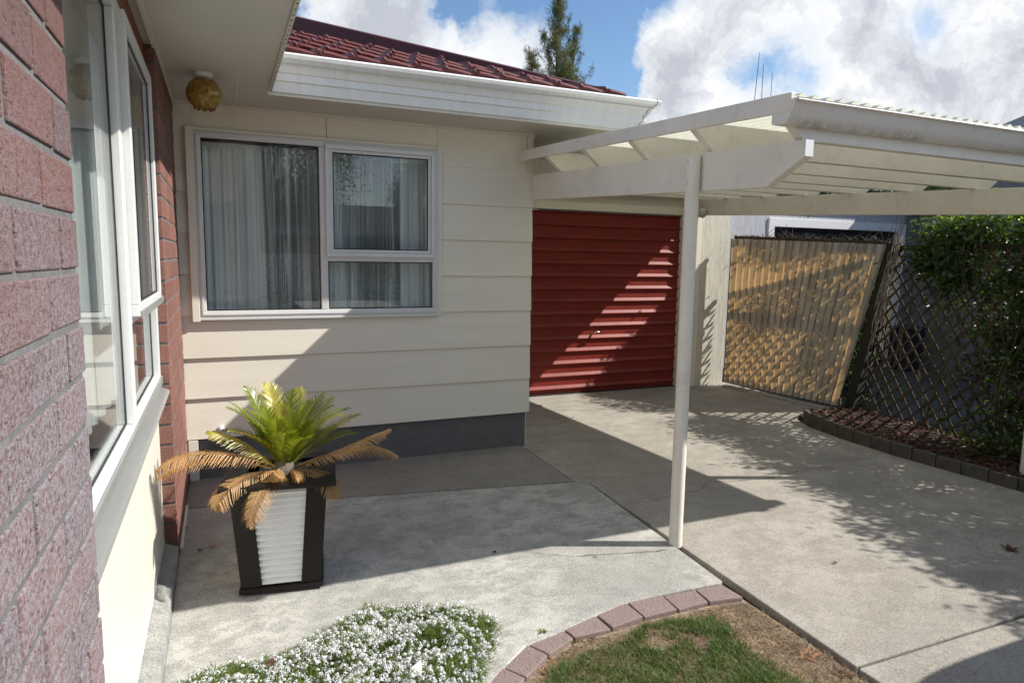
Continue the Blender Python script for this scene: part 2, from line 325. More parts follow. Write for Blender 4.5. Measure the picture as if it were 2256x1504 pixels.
# cracks in the slabs: thin dark fissures as real grooves filled with dirt
def crack(px, z, w=.004):
    pts = [onz(x, y) for x, y in px]; b = MB(); path = []
    for a, c in zip(pts[:-1], pts[1:]):
        n = max(2, int((c-a).length/.03))
        for i in range(n): path.append(a.lerp(c, i/n)+Vector((random.uniform(-1,1), random.uniform(-1,1), 0))*.006)
    path.append(pts[-1]); rows = [[], []]
    for i, p in enumerate(path):
        t = (path[min(i+1, len(path)-1)]-path[max(i-1, 0)]); n = Vector((-t.y, t.x, 0)).normalized()*w*random.uniform(.25,.6)
        rows[0].append((p.x-n.x, p.y-n.y, z)); rows[1].append((p.x+n.x, p.y+n.y, z))
    b.sheet(rows); return tag(b.build('slab_crack', M['darksoil']), kind='structure')
crack([(1380,1108),(1430,1105),(1490,1088),(1545,1078),(1558,1062),(1610,1060),(1700,1052),(1780,1032),(1840,1028)], .002)
crack([(1270,1225),(1330,1222),(1400,1218),(1470,1212)], .004)
crack([(1160,1215),(1200,1221),(1265,1226)], .004, .003)
crack([(1180,905),(1500,897),(1700,880)], .002, .005)
crack([(1180,880),(1490,868)], .002, .003)
crack([(1780,1020),(1930,1008)], .002, .004)

# ------------------------------------------------------------------ curved brick edging (each brick its own thing)
def curve_pt(lst, t):
    i = min(int(t), len(lst)-2); return lst[i].lerp(lst[i+1], t-i)
oj = [(1590,1283),(1530.5,1295.7),(1458.7,1307.7),(1381,1325.6),(1307,1347.6),(1235,1379.5),(1163.5,1417.4),(1107.7,1467.2),(1050,1506),(985,1560)]
ij = [(1640,1313),(1562.4,1323.6),(1494.6,1339.6),(1418.8,1357.6),(1349,1381.5),(1265.3,1401.4),(1209.4,1439.3),(1159.6,1489.2),(1115,1545),(1050,1600)]
names = ['last pink paver, touching the driveway joint', 'second pink paver from the driveway joint, above the leafy weed', 'third pink paver from the driveway joint',
         'fourth pink paver from the driveway joint, at the top of the bend', 'fifth pink paver from the driveway joint', 'sixth pink paver, midway down the curved edging',
         'pink paver beside the small weed on the patio edge', 'pink paver near the right end of the white flowers', 'lowest pink paver, cut by the bottom of the photo']
for i in range(9):
    q = [onz(*oj[i]), onz(*oj[i+1]), onz(*ij[i+1]), onz(*ij[i])]
    c = sum(q, Vector())/4; q = [c+(p-c)*.955 for p in q]
    b = MB(); dz = random.uniform(-.004, .003)
    b.prism([(p.x-c.x, p.y-c.y, -.06) for p in q][::-1], (0, 0, .057+dz))
    o = b.build('paving_brick', M['paver'], bevel=.005); o.location = (c.x, c.y, 0); o.rotation_euler = (R_(random.uniform(-1.2,1.2)), R_(random.uniform(-1.2,1.2)), 0)
    tag(o, names[i], 'paver', 'pink pavers edging the lawn')

# ------------------------------------------------------------------ garden edging blocks
kp = [(5.26,4.78), (5.15,4.60), (5.075,4.18), (5.04,3.62), (5.055,3.15), (5.09,2.68), (5.13,2.2), (5.17,1.8), (5.2,1.4)]
path = [Vector((x, y, 0)) for x, y in kp]
def walk(path, step):
    out = []; rest = 0; a = path[0]; out.append(a.copy()); d = 0
    for p, q in zip(path[:-1], path[1:]):
        L = (q-p).length; t = step-rest
        while t <= L: out.append(p.lerp(q, t/L)); t += step
        rest = L-(t-step)
    return out
st = walk(path, .19)
for i in range(len(st)-1):
    a, c = st[i], st[i+1]; d = c-a; L = d.length; an = math.atan2(d.y, d.x)
    b = MB(); h = .078+.042*max(0, min(1, (a.y-2.6)/2))+random.uniform(-.005,.005); b.box(-L/2+.003, L/2-.003, -.022, .022, -.05, h)
    o = b.build('edging_block', M['edging'], bevel=.006); o.location = (a+c)/2; o.rotation_euler = (R_(random.uniform(-2,2)), 0, an)
    if i == 0: lab = 'grey edging block nearest the corrugated gate'
    elif i < 4: lab = 'one of the grey edging blocks bending round the garden corner by the gate'
    else: lab = 'one of the straight run of mossy grey edging blocks between driveway and garden'
    tag(o, lab, 'edging block', 'edging blocks at the bend' if 0 < i < 4 else ('edging blocks along the driveway' if i >= 4 else 'edging blocks by the gate'))

# ================================================================== HOUSE
YW = 4.95
H = thing('house', 'cream weatherboard and red brick house with red tiled roof and roller door', 'house', (1.0, 4.95, 0))
zl = [.292, .573, .850, 1.135, 1.412, 1.686, 1.955, 2.229]
OPN = (-.14, 1.515, 1.125, 2.345)   # window opening
b = MB()
def boardrow(x0, x1, z0, z1):
    yb, yt = YW-.030, YW-.012
    b.hexa([(x0,yb,z0),(x1,yb,z0),(x1,YW+.02,z0),(x0,YW+.02,z0)], [(x0,yt,z1+.02),(x1,yt,z1+.02),(x1,YW+.02,z1+.02),(x0,YW+.02,z1+.02)])
for i in range(7):
    z0, z1 = zl[i], zl[i+1]; xr = 2.308
    if z1 < OPN[2]+.01: boardrow(-.35, xr, z0, z1)
    elif z0 < OPN[2]: boardrow(-.35, xr, z0, z1)
    else: boardrow(-.35, OPN[0], z0, z1); boardrow(OPN[1], xr, z0, z1)
b.build('weatherboard_wall', M['board'], H, bevel=.0015)
b = MB(); b.box(-.35, OPN[0], YW-.021, YW+.02, 2.232, 2.52); b.box(OPN[1], 2.25, YW-.021, YW+.02, 2.232, 2.52); b.box(OPN[0]+.001, .705, YW-.0205, YW+.02, OPN[3], 2.52); b.box(.709, OPN[1]-.001, YW-.0205, YW+.02, OPN[3], 2.52)
b.box(2.253, 2.304, YW-.0215, YW+.02, 2.232, 2.52)
b.build('frieze_board', M['board_flat'], H, bevel=.001)
b = MB(); b.box(-.35, 2.285, YW+.003, YW+.12, -.1, .30); b.build('foundation', M['foundation'], H)
b = MB(); b.box(2.2, 2.30, YW+.021, 6.76, 0, 2.52); b.build('side_wall', M['board_flat'], H)
b = MB(); b.box(2.302, 5.40, 6.74, 6.86, 2.10, 2.52); b.box(5.15, 5.275, 6.70, 6.86, 0, 2.099); b.box(2.302, 5.149, 6.70, 6.74, 2.10, 2.19); b.build('garage_surround', M['board_flat'], H, bevel=.003)
b = MB(); b.box(5.402, 5.84, 6.66, 6.80, 0, 2.52); b.build('garage_end_wall', M['ply'], H)
b = MB(); b.box(5.28, 5.40, 6.655, 6.80, 0, 2.3); b.build('corner_board', M['board_flat'], H, bevel=.003)
# room and structure behind
b = MB(); b.box(-.34, -.30, 5.1, 8.6, 0, 2.5); b.box(-.34, 2.19, 8.6, 8.7, 0, 2.5); b.box(2.12, 2.19, 5.1, 8.6, 0, 2.5); b.box(-.30, 2.12, 5.1, 8.6, .2, .28); b.box(-.30, 2.12, 5.1, 8.6, 2.46, 2.5); b.build('interior_room', M['interior'], H)
b = MB(); b.box(-3.4,-3.3,.4,4.9,0,2.5); b.box(-3.3,-.42,.4,.5,0,2.5); b.box(-3.3,-.45,4.8,4.9,0,2.5); b.box(-3.3,-.42,.5,4.8,.2,.28); b.box(-3.3,-.42,.5,4.8,2.44,2.5); b.build('interior_room', M['interior'], H)
b = MB(); b.box(-7, -.35, 8.7, 8.8, 0, 2.52); b.box(-7, -6.9, -4, 8.7, 0, 2.52); b.box(-.3, 5.84, 9.9, 10, 0, 2.52); b.box(5.75, 5.84, 6.801, 9.9, 0, 2.52); b.box(-7,-.37,-4,-3.9,0,2.52); b.build('rear_wall', M['board_flat'], H)
# soffits
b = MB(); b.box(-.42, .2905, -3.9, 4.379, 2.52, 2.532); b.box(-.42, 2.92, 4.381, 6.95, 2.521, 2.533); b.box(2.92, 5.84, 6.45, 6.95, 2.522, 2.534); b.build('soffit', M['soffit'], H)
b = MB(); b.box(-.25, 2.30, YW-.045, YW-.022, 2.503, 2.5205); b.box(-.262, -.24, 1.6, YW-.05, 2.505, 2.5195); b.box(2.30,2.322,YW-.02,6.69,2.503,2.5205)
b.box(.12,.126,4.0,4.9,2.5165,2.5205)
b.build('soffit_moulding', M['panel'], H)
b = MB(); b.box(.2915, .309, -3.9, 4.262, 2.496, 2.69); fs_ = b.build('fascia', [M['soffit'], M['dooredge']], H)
b2 = MB(); b2.v, b2.f = list(b.v), list(b.f)
for i in range(60): b2.lathe([(0.0,-.0035),(.0035,-.002),(.004,.001)], (.2995+random.uniform(-.002,.002), .3+i*.067, 2.496), 6)
me = bpy.data.meshes.new('fascia'); me.from_pydata(b2.v, [], b2.f); me.materials.append(M['soffit']); me.materials.append(M['dooredge'])
for p in me.polygons: p.material_index = 0 if p.index < 6 else 1
fs_.data = me
b = MB(); b.box(.292, 2.905, 4.382, 4.40, 2.50, 2.70); b.box(2.905, 2.922, 4.382, 6.9, 2.50, 2.70); b.build('fascia', M['gutterw'], H)
# gutter profile (outward offset, z)
gp = [(0,2.515),(.022,2.515),(.034,2.572),(.046,2.578),(.050,2.618),(.060,2.622),(.072,2.652),(.078,2.66),(.118,2.692),(.124,2.712),(.118,2.722),(.104,2.720),(.104,2.712),(.064,2.67),(.0,2.67)]
b = MB(); rows = []
for (d, z) in gp:
    rows.append([(.31, 4.380-d, z), (2.906+d, 4.380-d, z), (2.906+d, 6.9, z)])
b.sheet(rows); b.sheet([[(.31,4.379,2.665),(2.9,4.379,2.665)],[(.31,4.28,2.665),(2.98,4.28,2.665)]])
b.build('gutter', M['gutterw'], H)
b = MB(); b.sheet([[(2.870+d-.002, 4.3785-d-.0015, z) for d, z in gp[:12]], [(2.873+d, 4.3785-d-.0015, z) for d, z in gp[:12]]]); b.build('gutter_joiner', M['dooredge'], H)
# ---- roof
TP = math.tan(R_(19.3)); EY, EZ, EX = 4.30, 2.715, 2.97
def tile_face(u0, u1, smax, put, clip):
    """u along the eave, s up the slope (plan distance)"""
    b = MB(); course = .345; du = .0125; per = .20
    nu = int((u1-u0)/du); ns = int(smax/course)
    def wv(u):
        ph = (u/per) % 1.0
        return .020*(math.cos(math.pi*ph)*.5) + (.034*math.sin(math.pi*(ph-.80)/.20) if ph > .80 else 0)
    for k in range(ns):
        jit = random.uniform(-.004,.004); sh = (k%2)*per*.5
        for i in range(nu):
            ua, ub = u0+i*du, u0+(i+1)*du; s0, s1 = k*course, (k+1)*course+.03
            if not clip((ua+ub)/2, s0+course*.5): continue
            def P(u, s, lift): return put(u, s, s*TP + wv(u+sh)+lift)
            q = lambda s_, l_: (P(ua, s_, l_+jit), P(ub, s_, l_+jit))
            (a1, b1), (a0, b0), (c0, d0) = q(s1, .001), q(s0+.016, .046), q(s0, .034)
            e0, f0 = put(ua, s0+.035, s0*TP-.012), put(ub, s0+.035, s0*TP-.012)
            b.add([a0,b0,b1,a1,c0,d0,e0,f0], [(0,1,2,3),(4,5,1,0),(6,7,5,4)])
    return b
b = tile_face(-6.9, 2.97, 4.4, lambda u, s, z: (u, EY+s, EZ+z), lambda u, s: u < EX-s-.05 and u > .31-s-.3)
b.build('roof', M['tile'], H)
b = MB()
b.add([(EX, EY, EZ-.01), (EX, 13.1, EZ-.01), (EX-4.4, 8.7, EZ+4.4*TP-.01)], [(0,1,2)])
b.add([(EX, 13.1, EZ-.01), (-7.3, 13.1, EZ-.01), (-7.3, 8.7, EZ+4.4*TP-.01), (EX-4.4, 8.7, EZ+4.4*TP-.01)], [(0,1,2,3)])
b.add([(.309, -4.2, 2.692), (.309, 4.3, 2.692), (-3.6, 8.2, 2.692+3.9*TP), (-3.6, -4.2, 2.692+3.9*TP)], [(0,1,2,3)])
b.add([(-7.5, -4.2, 2.692), (-7.5, 13, 2.692), (-3.6, 13, 2.692+3.9*TP), (-3.6, -4.2, 2.692+3.9*TP)], [(0,1,2,3)])
b.add([(2.92,6.46,2.70),(5.95,6.46,2.70),(5.95,9.0,3.2),(2.0,9.0,3.2)], [(0,1,2,3)])
b.build('roof', M['tile'], H)
b = MB()
p0, p1 = Vector((EX-.22, EY+.22, EZ+.22*TP-.07)), Vector((EX-4.4, EY+4.4, EZ+4.4*TP+.20)); d = (p1-p0); n = Vector((1,1,0)).normalized()*.085
b.prism([p0-n+Vector((0,0,-.13)), p0+n+Vector((0,0,-.13)), p0+n, p0+n*.9+Vector((0,0,.085)), p0+Vector((0,0,.105)), p0-n*.9+Vector((0,0,.085)), p0-n], d)
b.build('hip_cap', M['maroon'], H, bevel=.008)
# ---- brickwork
def bricks(name, mat, plane, x, u0, u1, z0, z1, offs, depth=.05, gap=.012, zref=1.514, G=.1025, L=.292, par=H):
    b = MB(); k0 = math.floor((z0-zref)/G)
    k = k0
    while zref+k*G < z1-.02:
        za, zb = max(z0, zref+k*G+gap/2), min(z1, zref+(k+1)*G-gap/2); off = offs[k % 2]
        u = off
        while u > u0: u -= L
        while u < u1:
            ua, ub = max(u0, u+gap*.65), min(u1, u+L-gap*.65); u += L
            if ub-ua < .03: continue
            j = [random.uniform(-.0018,.0018) for _ in range(6)]; pr = random.uniform(0,.003)
            if plane == 'x': b.hexa([(x-depth,ua,za),(x+pr,ua+j[0],za+j[1]),(x+pr,ub+j[2],za+j[3]),(x-depth,ub,za)], [(x-depth,ua,zb),(x+pr,ua+j[0],zb+j[4]),(x+pr,ub+j[2],zb+j[5]),(x-depth,ub,zb)])
            else: b.hexa([(ua+j[0],x-pr,za),(ub+j[1],x-pr,za),(ub,x+depth,za),(ua,x+depth,za)], [(ua+j[0],x-pr,zb),(ub+j[1],x-pr,zb),(ub,x+depth,zb),(ua,x+depth,zb)])
        k += 1
    return b.build(name, mat, par, bevel=.0035)
bricks('brick_wall', M['brick'], 'x', -.258, -3.8, 1.552, .06, 2.515, (1.41-.292*8, 1.30-.292*8))
b = MB(); b.box(-.40, -.2612, -3.8, 1.548, -.05, 2.52); b.box(-.40, -.2542, 3.6945, 4.915, -.05, 2.52)
b.box(-.75, -.40, 1.50, 1.545, 0, 2.52); b.build('mortar_bed', M['mortar'], H)
bricks('brick_pilaster', M['brick2'], 'x', -.252, 3.80, 4.918, .0, 2.515, (3.80-.147, 3.80), .06)
bricks('brick_pilaster', M['brick2'], 'y', 3.691, -.42, -.251, .0, 2.515, (-.43, -.43), .10)
b = MB(); b.box(-.60, -.45, 3.72, 3.9, .0, 2.5); b.build('panel', M['interior'], H)
# ---- footing, panel, lintel of left wall
b = MB(); b.prism([(-.35,0.2,-.02), (-.247,0.2,-.02), (-.250,0.2,.045), (-.262,0.2,.06), (-.35,0.2,.095)], (0, 3.50, 0)); fo = b.build('footing', M['footing'], H, bevel=.004)
b = MB(); b.box(-.249, -.235, 3.75, 4.40, .0, .022); b.build('floor_trim', M['panel'], H, bevel=.002)
b = MB(); b.box(-.245,-.185, YW-.035, YW-.002, 0.005, .285); b.build('base_block', M['panel'], H, bevel=.002)
b = MB(); b.box(-.36, -.312, 1.552, 3.688, .085, .862); b.build('lower_panel', M['panel'], H)
b = MB(); b.box(-.36, -.297, 1.552, 3.688, 2.395, 2.519); b.build('lintel_panel', M['redpanel'], H)
# ---- side window (in brick wall), frame planes along X
def frame_x(x0, x1, ya, yb, za, zb, w):
    b = MB(); b.box(x0,x1,ya,yb,za,za+w); b.box(x0,x1,ya,yb,zb-w,zb); b.box(x0,x1,ya,ya+w,za+w,zb-w); b.box(x0,x1,yb-w,yb,za+w,zb-w); return b
W1 = frame_x(-.345, -.292, 1.556, 3.688, .905, 2.394, .05); W1.box(-.343,-.294, 2.62, 2.685, .956, 2.343); W1.box(-.3425,-.2945, 2.6855, 3.637, 1.300, 1.335)
w1 = W1.build('window', M['alu'], H, bevel=.003)
b = MB(); b.prism([(-.345,1.556,.865),(-.262,1.556,.85),(-.255,1.556,.866),(-.262,1.556,.880),(-.345,1.556,.904)], (0,2.130,0)); b.build('sill', M['aluraw'], w1, bevel=.002)
b = MB(); b.box(-.291,-.283,1.56,3.683,.910,.948); b.build('sill_bead', M['aluraw'], w1, bevel=.002)
fr = frame_x(-.300, -.268, 2.69, 3.643, 1.325, 2.36, .042).build('sash', M['alu'], w1, bevel=.003)
b = MB(); b.box(-.2675,-.258,2.695,3.638,1.318,1.346); b.build('sash_rail', M['aluraw'], w1, bevel=.002)
for (ya, yb, za, zb, x) in [(1.607, 2.619, .957, 2.342, -.322), (2.733, 3.600, 1.368, 2.317, -.285), (2.687, 3.636, .957, 1.299, -.322)]:
    b = MB(); b.box(x-.005, x, ya, yb, za, zb); b.build('pane', M['glass'], w1)
    rb = MB(); e = .007; rb.box(x, x+.003, ya, yb, za, za+e); rb.box(x, x+.003, ya, yb, zb-e, zb); rb.box(x, x+.003, ya, ya+e*1.6, za+e, zb-e); rb.box(x, x+.003, yb-e*1.6, yb, za+e, zb-e); rb.build('glazing_seal', M['rubber'], w1)
# ---- front window
def frame_y(y0, y1, xa, xb, za, zb, w):
    b = MB(); b.box(xa,xb,y0,y1,za,za+w); b.box(xa,xb,y0,y1,zb-w,zb); b.box(xa,xa+w,y0,y1,za+w,zb-w); b.box(xb-w,xb,y0,y1,za+w,zb-w); return b
W2 = frame_y(YW-.050, YW+.03, -.138, 1.513, 1.127, 2.343, .042); W2.box(.650,.700,YW-.048,YW+.03,1.170,2.300); W2.box(.7005,1.470,YW-.047,YW+.03,1.512,1.552)
w2 = W2.build('window', M['alu'], H, bevel=.004)
b = frame_y(YW-.058, YW-.051, -.125, 1.500, 1.139, 2.331, .014); b.build('frame_bead', M['alu'], w2, bevel=.002)
frame_y(YW-.075, YW-.048, .688, 1.482, 1.545, 2.318, .030).build('sash', M['alu'], w2, bevel=.003)
frame_y(YW-.062, YW-.040, .719, 1.451, 1.576, 2.287, .020).build('sash_bead', M['alu'], w2, bevel=.003)
b = MB(); b.box(-.185,-.1385,YW-.058,YW-.0,1.098,2.365); b.box(1.5135,1.545,YW-.040,YW+.0,1.11,2.365); b.box(-.1385,1.5135,YW-.045,YW-.0,2.344,2.362); b.build('architrave', M['board_flat'], w2, bevel=.003)
b = MB(); b.box(-.14,1.515,YW-.056,YW-.03,1.108,1.1265); b.build('sill', M['alu'], w2, bevel=.002)
for (xa, xb, za, zb, y) in [(-.095, .649, 1.170, 2.300, YW-.02), (.740, 1.430, 1.597, 2.266, YW-.05), (.7015, 1.469, 1.171, 1.511, YW-.02)]:
    b = MB(); b.box(xa, xb, y, y+.005, za, zb); b.build('pane', M['glass'], w2)
    rb = MB(); e = .007; rb.box(xa, xb, y-.003, y, za, za+e); rb.box(xa, xb, y-.003, y, zb-e, zb); rb.box(xa, xa+e, y-.003, y, za+e, zb-e); rb.box(xb-e, xb, y-.003, y, za+e, zb-e); rb.build('glazing_seal', M['rubber'], w2)
# ---- roller door
b = MB(); prof = []; z = .006; P_ = .1435
prof = [(6.765, .006), (6.765, .055)]; z = .055
while z < 2.09:
    prof += [(6.762, z), (6.738, z+.010), (6.738, z+.018), (6.762, z+.050)]; z += P_
prof = [p for p in prof if p[1] < 2.099]
rows = [[(2.31+i*(5.149-2.31)/30, y, z) for i in range(31)] for y, z in prof]
b.sheet(rows); rd = b.build('roller_door', M['reddoor'], H)
b = MB(); b.box(2.31, 5.148, 6.775, 6.785, 0, 2.09); b.box(2.31,5.148,6.735,6.77,-.001,.012); b.build('door_seal', M['dooredge'], H)
b = MB(); hp = ony(1312, 731, 6.73); b.tube([(hp.x, 6.745, hp.z), (hp.x, 6.70, hp.z)], .012, 10); b.tube([(hp.x-.05, 6.695, hp.z-.004), (hp.x, 6.69, hp.z+.004), (hp.x+.055, 6.695, hp.z+.0)], [.006,.013,.007], 8); b.build('handle', M['chrome'], rd, smooth=True)

# net curtains
def curtain(name, x0, x1, z0, z1, y, amp, per, mat, label, seed):
    rr = random.Random(seed); n = int((x1-x0)/.006); ph = [rr.uniform(0,6.3) for _ in range(5)]
    def f(x, t): return amp*(math.sin(x/per*6.283+ph[0]+.5*math.sin(x*7+ph[1]))*.6+.4*math.sin(x/per*13.1+ph[2]+t*.8))*(.35+.65*t)
    rows = [[(x0+(x1-x0)*i/n, y+f(x0+(x1-x0)*i/n, k/10), z1-(z1-z0)*k/10) for i in range(n+1)] for k in range(11)]
    b = MB(); b.sheet(rows); b.sheet([[(x0,y-.012,z1-.02),(x1,y-.012,z1-.02)],[(x0,y-.012,z1+.015),(x1,y-.012,z1+.015)]])
    return tag(b.build(name, mat, smooth=True), label, 'curtain')
curtain('net_curtain', -.13, .26, 1.13, 2.28, 5.055, .022, .075, M['net2'], 'thick gathered white net curtain at the left of the front window', 1)
curtain('net_curtain', .24, .66, 1.13, 2.28, 5.060, .022, .085, M['net'], 'sheer white net curtain behind the right half of the large front pane', 2)
curtain('net_curtain', .66, 1.27, 1.13, 2.27, 5.060, .02, .075, M['net'], 'sheer lace net curtain behind the opening sash of the front window', 3)
curtain('net_curtain', 1.26, 1.52, 1.13, 2.27, 5.055, .02, .09, M['net2'], 'gathered pale net curtain at the right end of the front window', 4)
b = MB(); n = 160; b.sheet([[(-.42+.012*math.sin(i*.55)*(.4+.06*k), 1.62+2.0*i/n, 2.36-.14*k) for i in range(n+1)] for k in range(11)]); tag(b.build('net_curtain', M['net2'], smooth=True), 'net curtain inside the tall side window by the brick wall', 'curtain')

# porch light
PL = thing('porch_light', 'round amber glass porch light hanging from the cream soffit', 'light', (-.05, 4.13, 2.52))
lx, ly, lz = -.052, 4.13, 2.52
b = MB(); b.lathe([(0,0),(.052,0),(.052,-.010),(.040,-.022),(.034,-.040),(0,-.040)], (lx, ly, lz), 28); b.build('ceiling_cap', M['nwhite'], PL, smooth=True)
b = MB(); pr = []; Rr = .086
for k in range(17):
    a = R_(18+ k*(128/16)); pr.append((Rr*math.sin(a)*1.0, Rr*math.cos(a)))
n = 40; vs = []
for i, (r, zz) in enumerate(pr):
    for k in range(n):
        a = 2*math.pi*k/n; rr = r*(1+.025*math.cos(a*10)); dz = (-.014*abs(math.sin(a*5)) if i == len(pr)-1 else 0); rr *= (1.06 if i == len(pr)-1 else 1)
        vs.append((lx+rr*math.cos(a), ly+rr*math.sin(a), lz-.108+zz+dz))
b.add(vs, [(i*n+k, i*n+(k+1)%n, (i+1)*n+(k+1)%n, (i+1)*n+k) for i in range(len(pr)-1) for k in range(n)])
gs = b.build('glass_shade', M['amber'], PL, smooth=True); sm = gs.modifiers.new('s', 'SOLIDIFY'); sm.thickness = .003
b = MB(); b.lathe([(.012,-.04),(.014,-.06),(.028,-.09),(.030,-.115),(.018,-.14),(0,-.145)], (lx, ly, lz), 16); b.build('bulb', M['bulb'], PL, smooth=True)
# white vent cap on the foundation
b = MB(); b.tube([(-.035, 4.925, .355), (-.035, 4.90, .355), (-.035,4.89,.355)], [.022,.022,.015], 12); b.tube([(-.035,4.91,.34),(-.035,4.915,.27)], .009, 8); tag(b.build('pipe_cap', M['nwhite'], smooth=True), 'small white pipe cap on the wall behind the potted cycad', 'pipe cap')

# ================================================================== CARPORT
CP = thing('carport', 'cream timber carport with translucent corrugated roof over the driveway', 'carport', (3.8, 4.5, 0))
def zb(Y): return 2.207+.05*(Y-4.9)
def along(b, x0, x1, ya, yb, h0, h1):
    b.hexa([(x0,ya,zb(ya)+h0),(x1,ya,zb(ya)+h0),(x1,yb,zb(yb)+h0),(x0,yb,zb(yb)+h0)], [(x0,ya,zb(ya)+h1),(x1,ya,zb(ya)+h1),(x1,yb,zb(yb)+h1),(x0,yb,zb(yb)+h1)]); return b
def beam(x0, x1, far, name='beam'):
    b = MB()
    pts = [(x0, far, zb(far)), (x0, far, zb(far)-.192), (x0, 2.40, zb(2.40)-.192), (x0, 2.185, zb(2.2)-.072), (x0, 2.185, zb(2.2))]
    b.prism(pts, (x1-x0, 0, 0)); return b.build(name, M['cpaint'], CP, bevel=.003)
beam(2.292, 2.340, YW-.032); beam(5.30, 5.348, 6.65)
b = MB(); b.box(2.30, 2.348, YW+.0, 5.0, 1.98, 2.34); b.build('hanger_block', M['cpaint'], CP, bevel=.002)
b = MB(); b.box(2.293,2.339, 2.1815, 2.184, zb(2.2)-.070, zb(2.2)-.001); b.build('beam_end_cap', M['zinc'], CP)
for (x, y) in ((2.254, 2.872), (5.385, 2.86)):
    b = MB(); b.tube([(x, y, -.01), (x, y, .02), (x,y,1.0), (x, y, zb(y)-.02)], .0365, 28); po = b.build('post', M['cpaint'], CP, smooth=True)
    po.data.shade_smooth(); e = po.modifiers.new('e', 'EDGE_SPLIT'); e.split_angle = R_(50)
    for dz in (-.05, -.155):
        b = MB(); s = -1 if x < 3 else 1
        b.tube([(x+s*-.02, y-.0, zb(y)+dz), (x+s*.048, y-.0, zb(y)+dz)], .006, 8); b.tube([(x+s*.036, y-.0, zb(y)+dz), (x+s*.046, y-.0, zb(y)+dz)], .012, 6); b.build('bolt', M['cpaint'], po)
PY = [2.222, 2.80, 3.37, 3.92, 4.47, 5.02, 5.57, 6.12, 6.60]
for i, y in enumerate(PY):
    b = MB(); z = zb(y); xa = 2.35 if y > 4.9 else 2.205; xc = xa if y > 4.9 else 2.325
    pts = [(xa, y, z+.142), (xa, y, z+.10), (xc, y, z+.001), (5.46, y, z+.001), (5.60, y, z+.10), (5.60, y, z+.142)]
    b.prism(pts[::-1], (0, .045, 0)); b.build('purlin', M['cpaint'], CP, bevel=.0025)
b = along(MB(), 2.172, 2.196, 2.16, YW-.028, .100, .176); b.build('bargeboard', M['cpaint'], CP, bevel=.003)
# corrugated roofing: waves run across X, sheet follows the fall
def corr(x0, x1, ya, yb, lift, per=.076, amp=.011):
    n = int((x1-x0)/per*10); ys = [ya+(yb-ya)*k/12 for k in range(13)]
    rows = [[(x0+(x1-x0)*i/n, y, zb(y)+lift+amp*math.sin(2*math.pi*(x1-x0)*i/n/per)) for i in range(n+1)] for y in ys]
    b = MB(); b.sheet(rows); return b
b = corr(2.198, 5.70, 2.142, YW-.03, .163); b.build('roof_sheet', M['frp'], CP, smooth=True)
b = corr(2.35, 5.70, YW-.029, 6.66, .164); b.build('roof_sheet', M['frp'], CP, smooth=True)
# carport gutter
zg = 2.135
cg = [(2.262, .085), (2.262, .0), (2.255,-.006), (2.195,-.010), (2.180,-.004), (2.158,.030), (2.146,.060), (2.138,.078), (2.128,.084), (2.122,.076)]
b = MB(); b.sheet([[(2.178, y, zg+z), (5.68, y, zg+z)] for y, z in cg]); gt = b.build('gutter', M['cgutter'], CP, smooth=True); so = gt.modifiers.new('s', 'SOLIDIFY'); so.thickness = .002; e = gt.modifiers.new('e', 'EDGE_SPLIT'); e.split_angle = R_(40)
for x in (2.1765, 5.681):
    b = MB(); b.prism([(x, y, zg+z) for y, z in cg[:9]], (.0015 if x > 3 else -.0015, 0, 0)); b.build('end_cap', M['cgutter'], CP)
b = MB(); b.tube([(2.178, 2.130, zg+.082), (5.68, 2.130, zg+.082)], .006, 8); b.build('gutter_bead', M['gutterw'], CP, smooth=True)

# spot lamp at the far end of the right beam
LP = thing('spot_lamp', 'round glass spot lamp fixed where the right beam meets the garage', 'lamp', (5.3, 6.5, 2.13))
q = ony(1543, 468, 6.50)
b = MB(); b.tube([q+Vector((-.10,.10,.06)), q+Vector((-.10,.0,.03))], .04, 10); b.tube([q+Vector((-.10,.0,.03)), q+Vector((-.04,-.0,.0))], .022, 8); b.build('holder', M['dooredge'], LP, smooth=True)
b = MB(); c = q+Vector((.0,-.04,-.01)); b.tube([c+Vector((-.05,.03,.02)), c+Vector((-.02,.01,.01)), c+Vector((.02,-.01,-.005)), c+Vector((.035,-.03,-.012))], [.02,.055,.062,.03], 16); b.build('bulb', M['bulb'], LP, smooth=True)

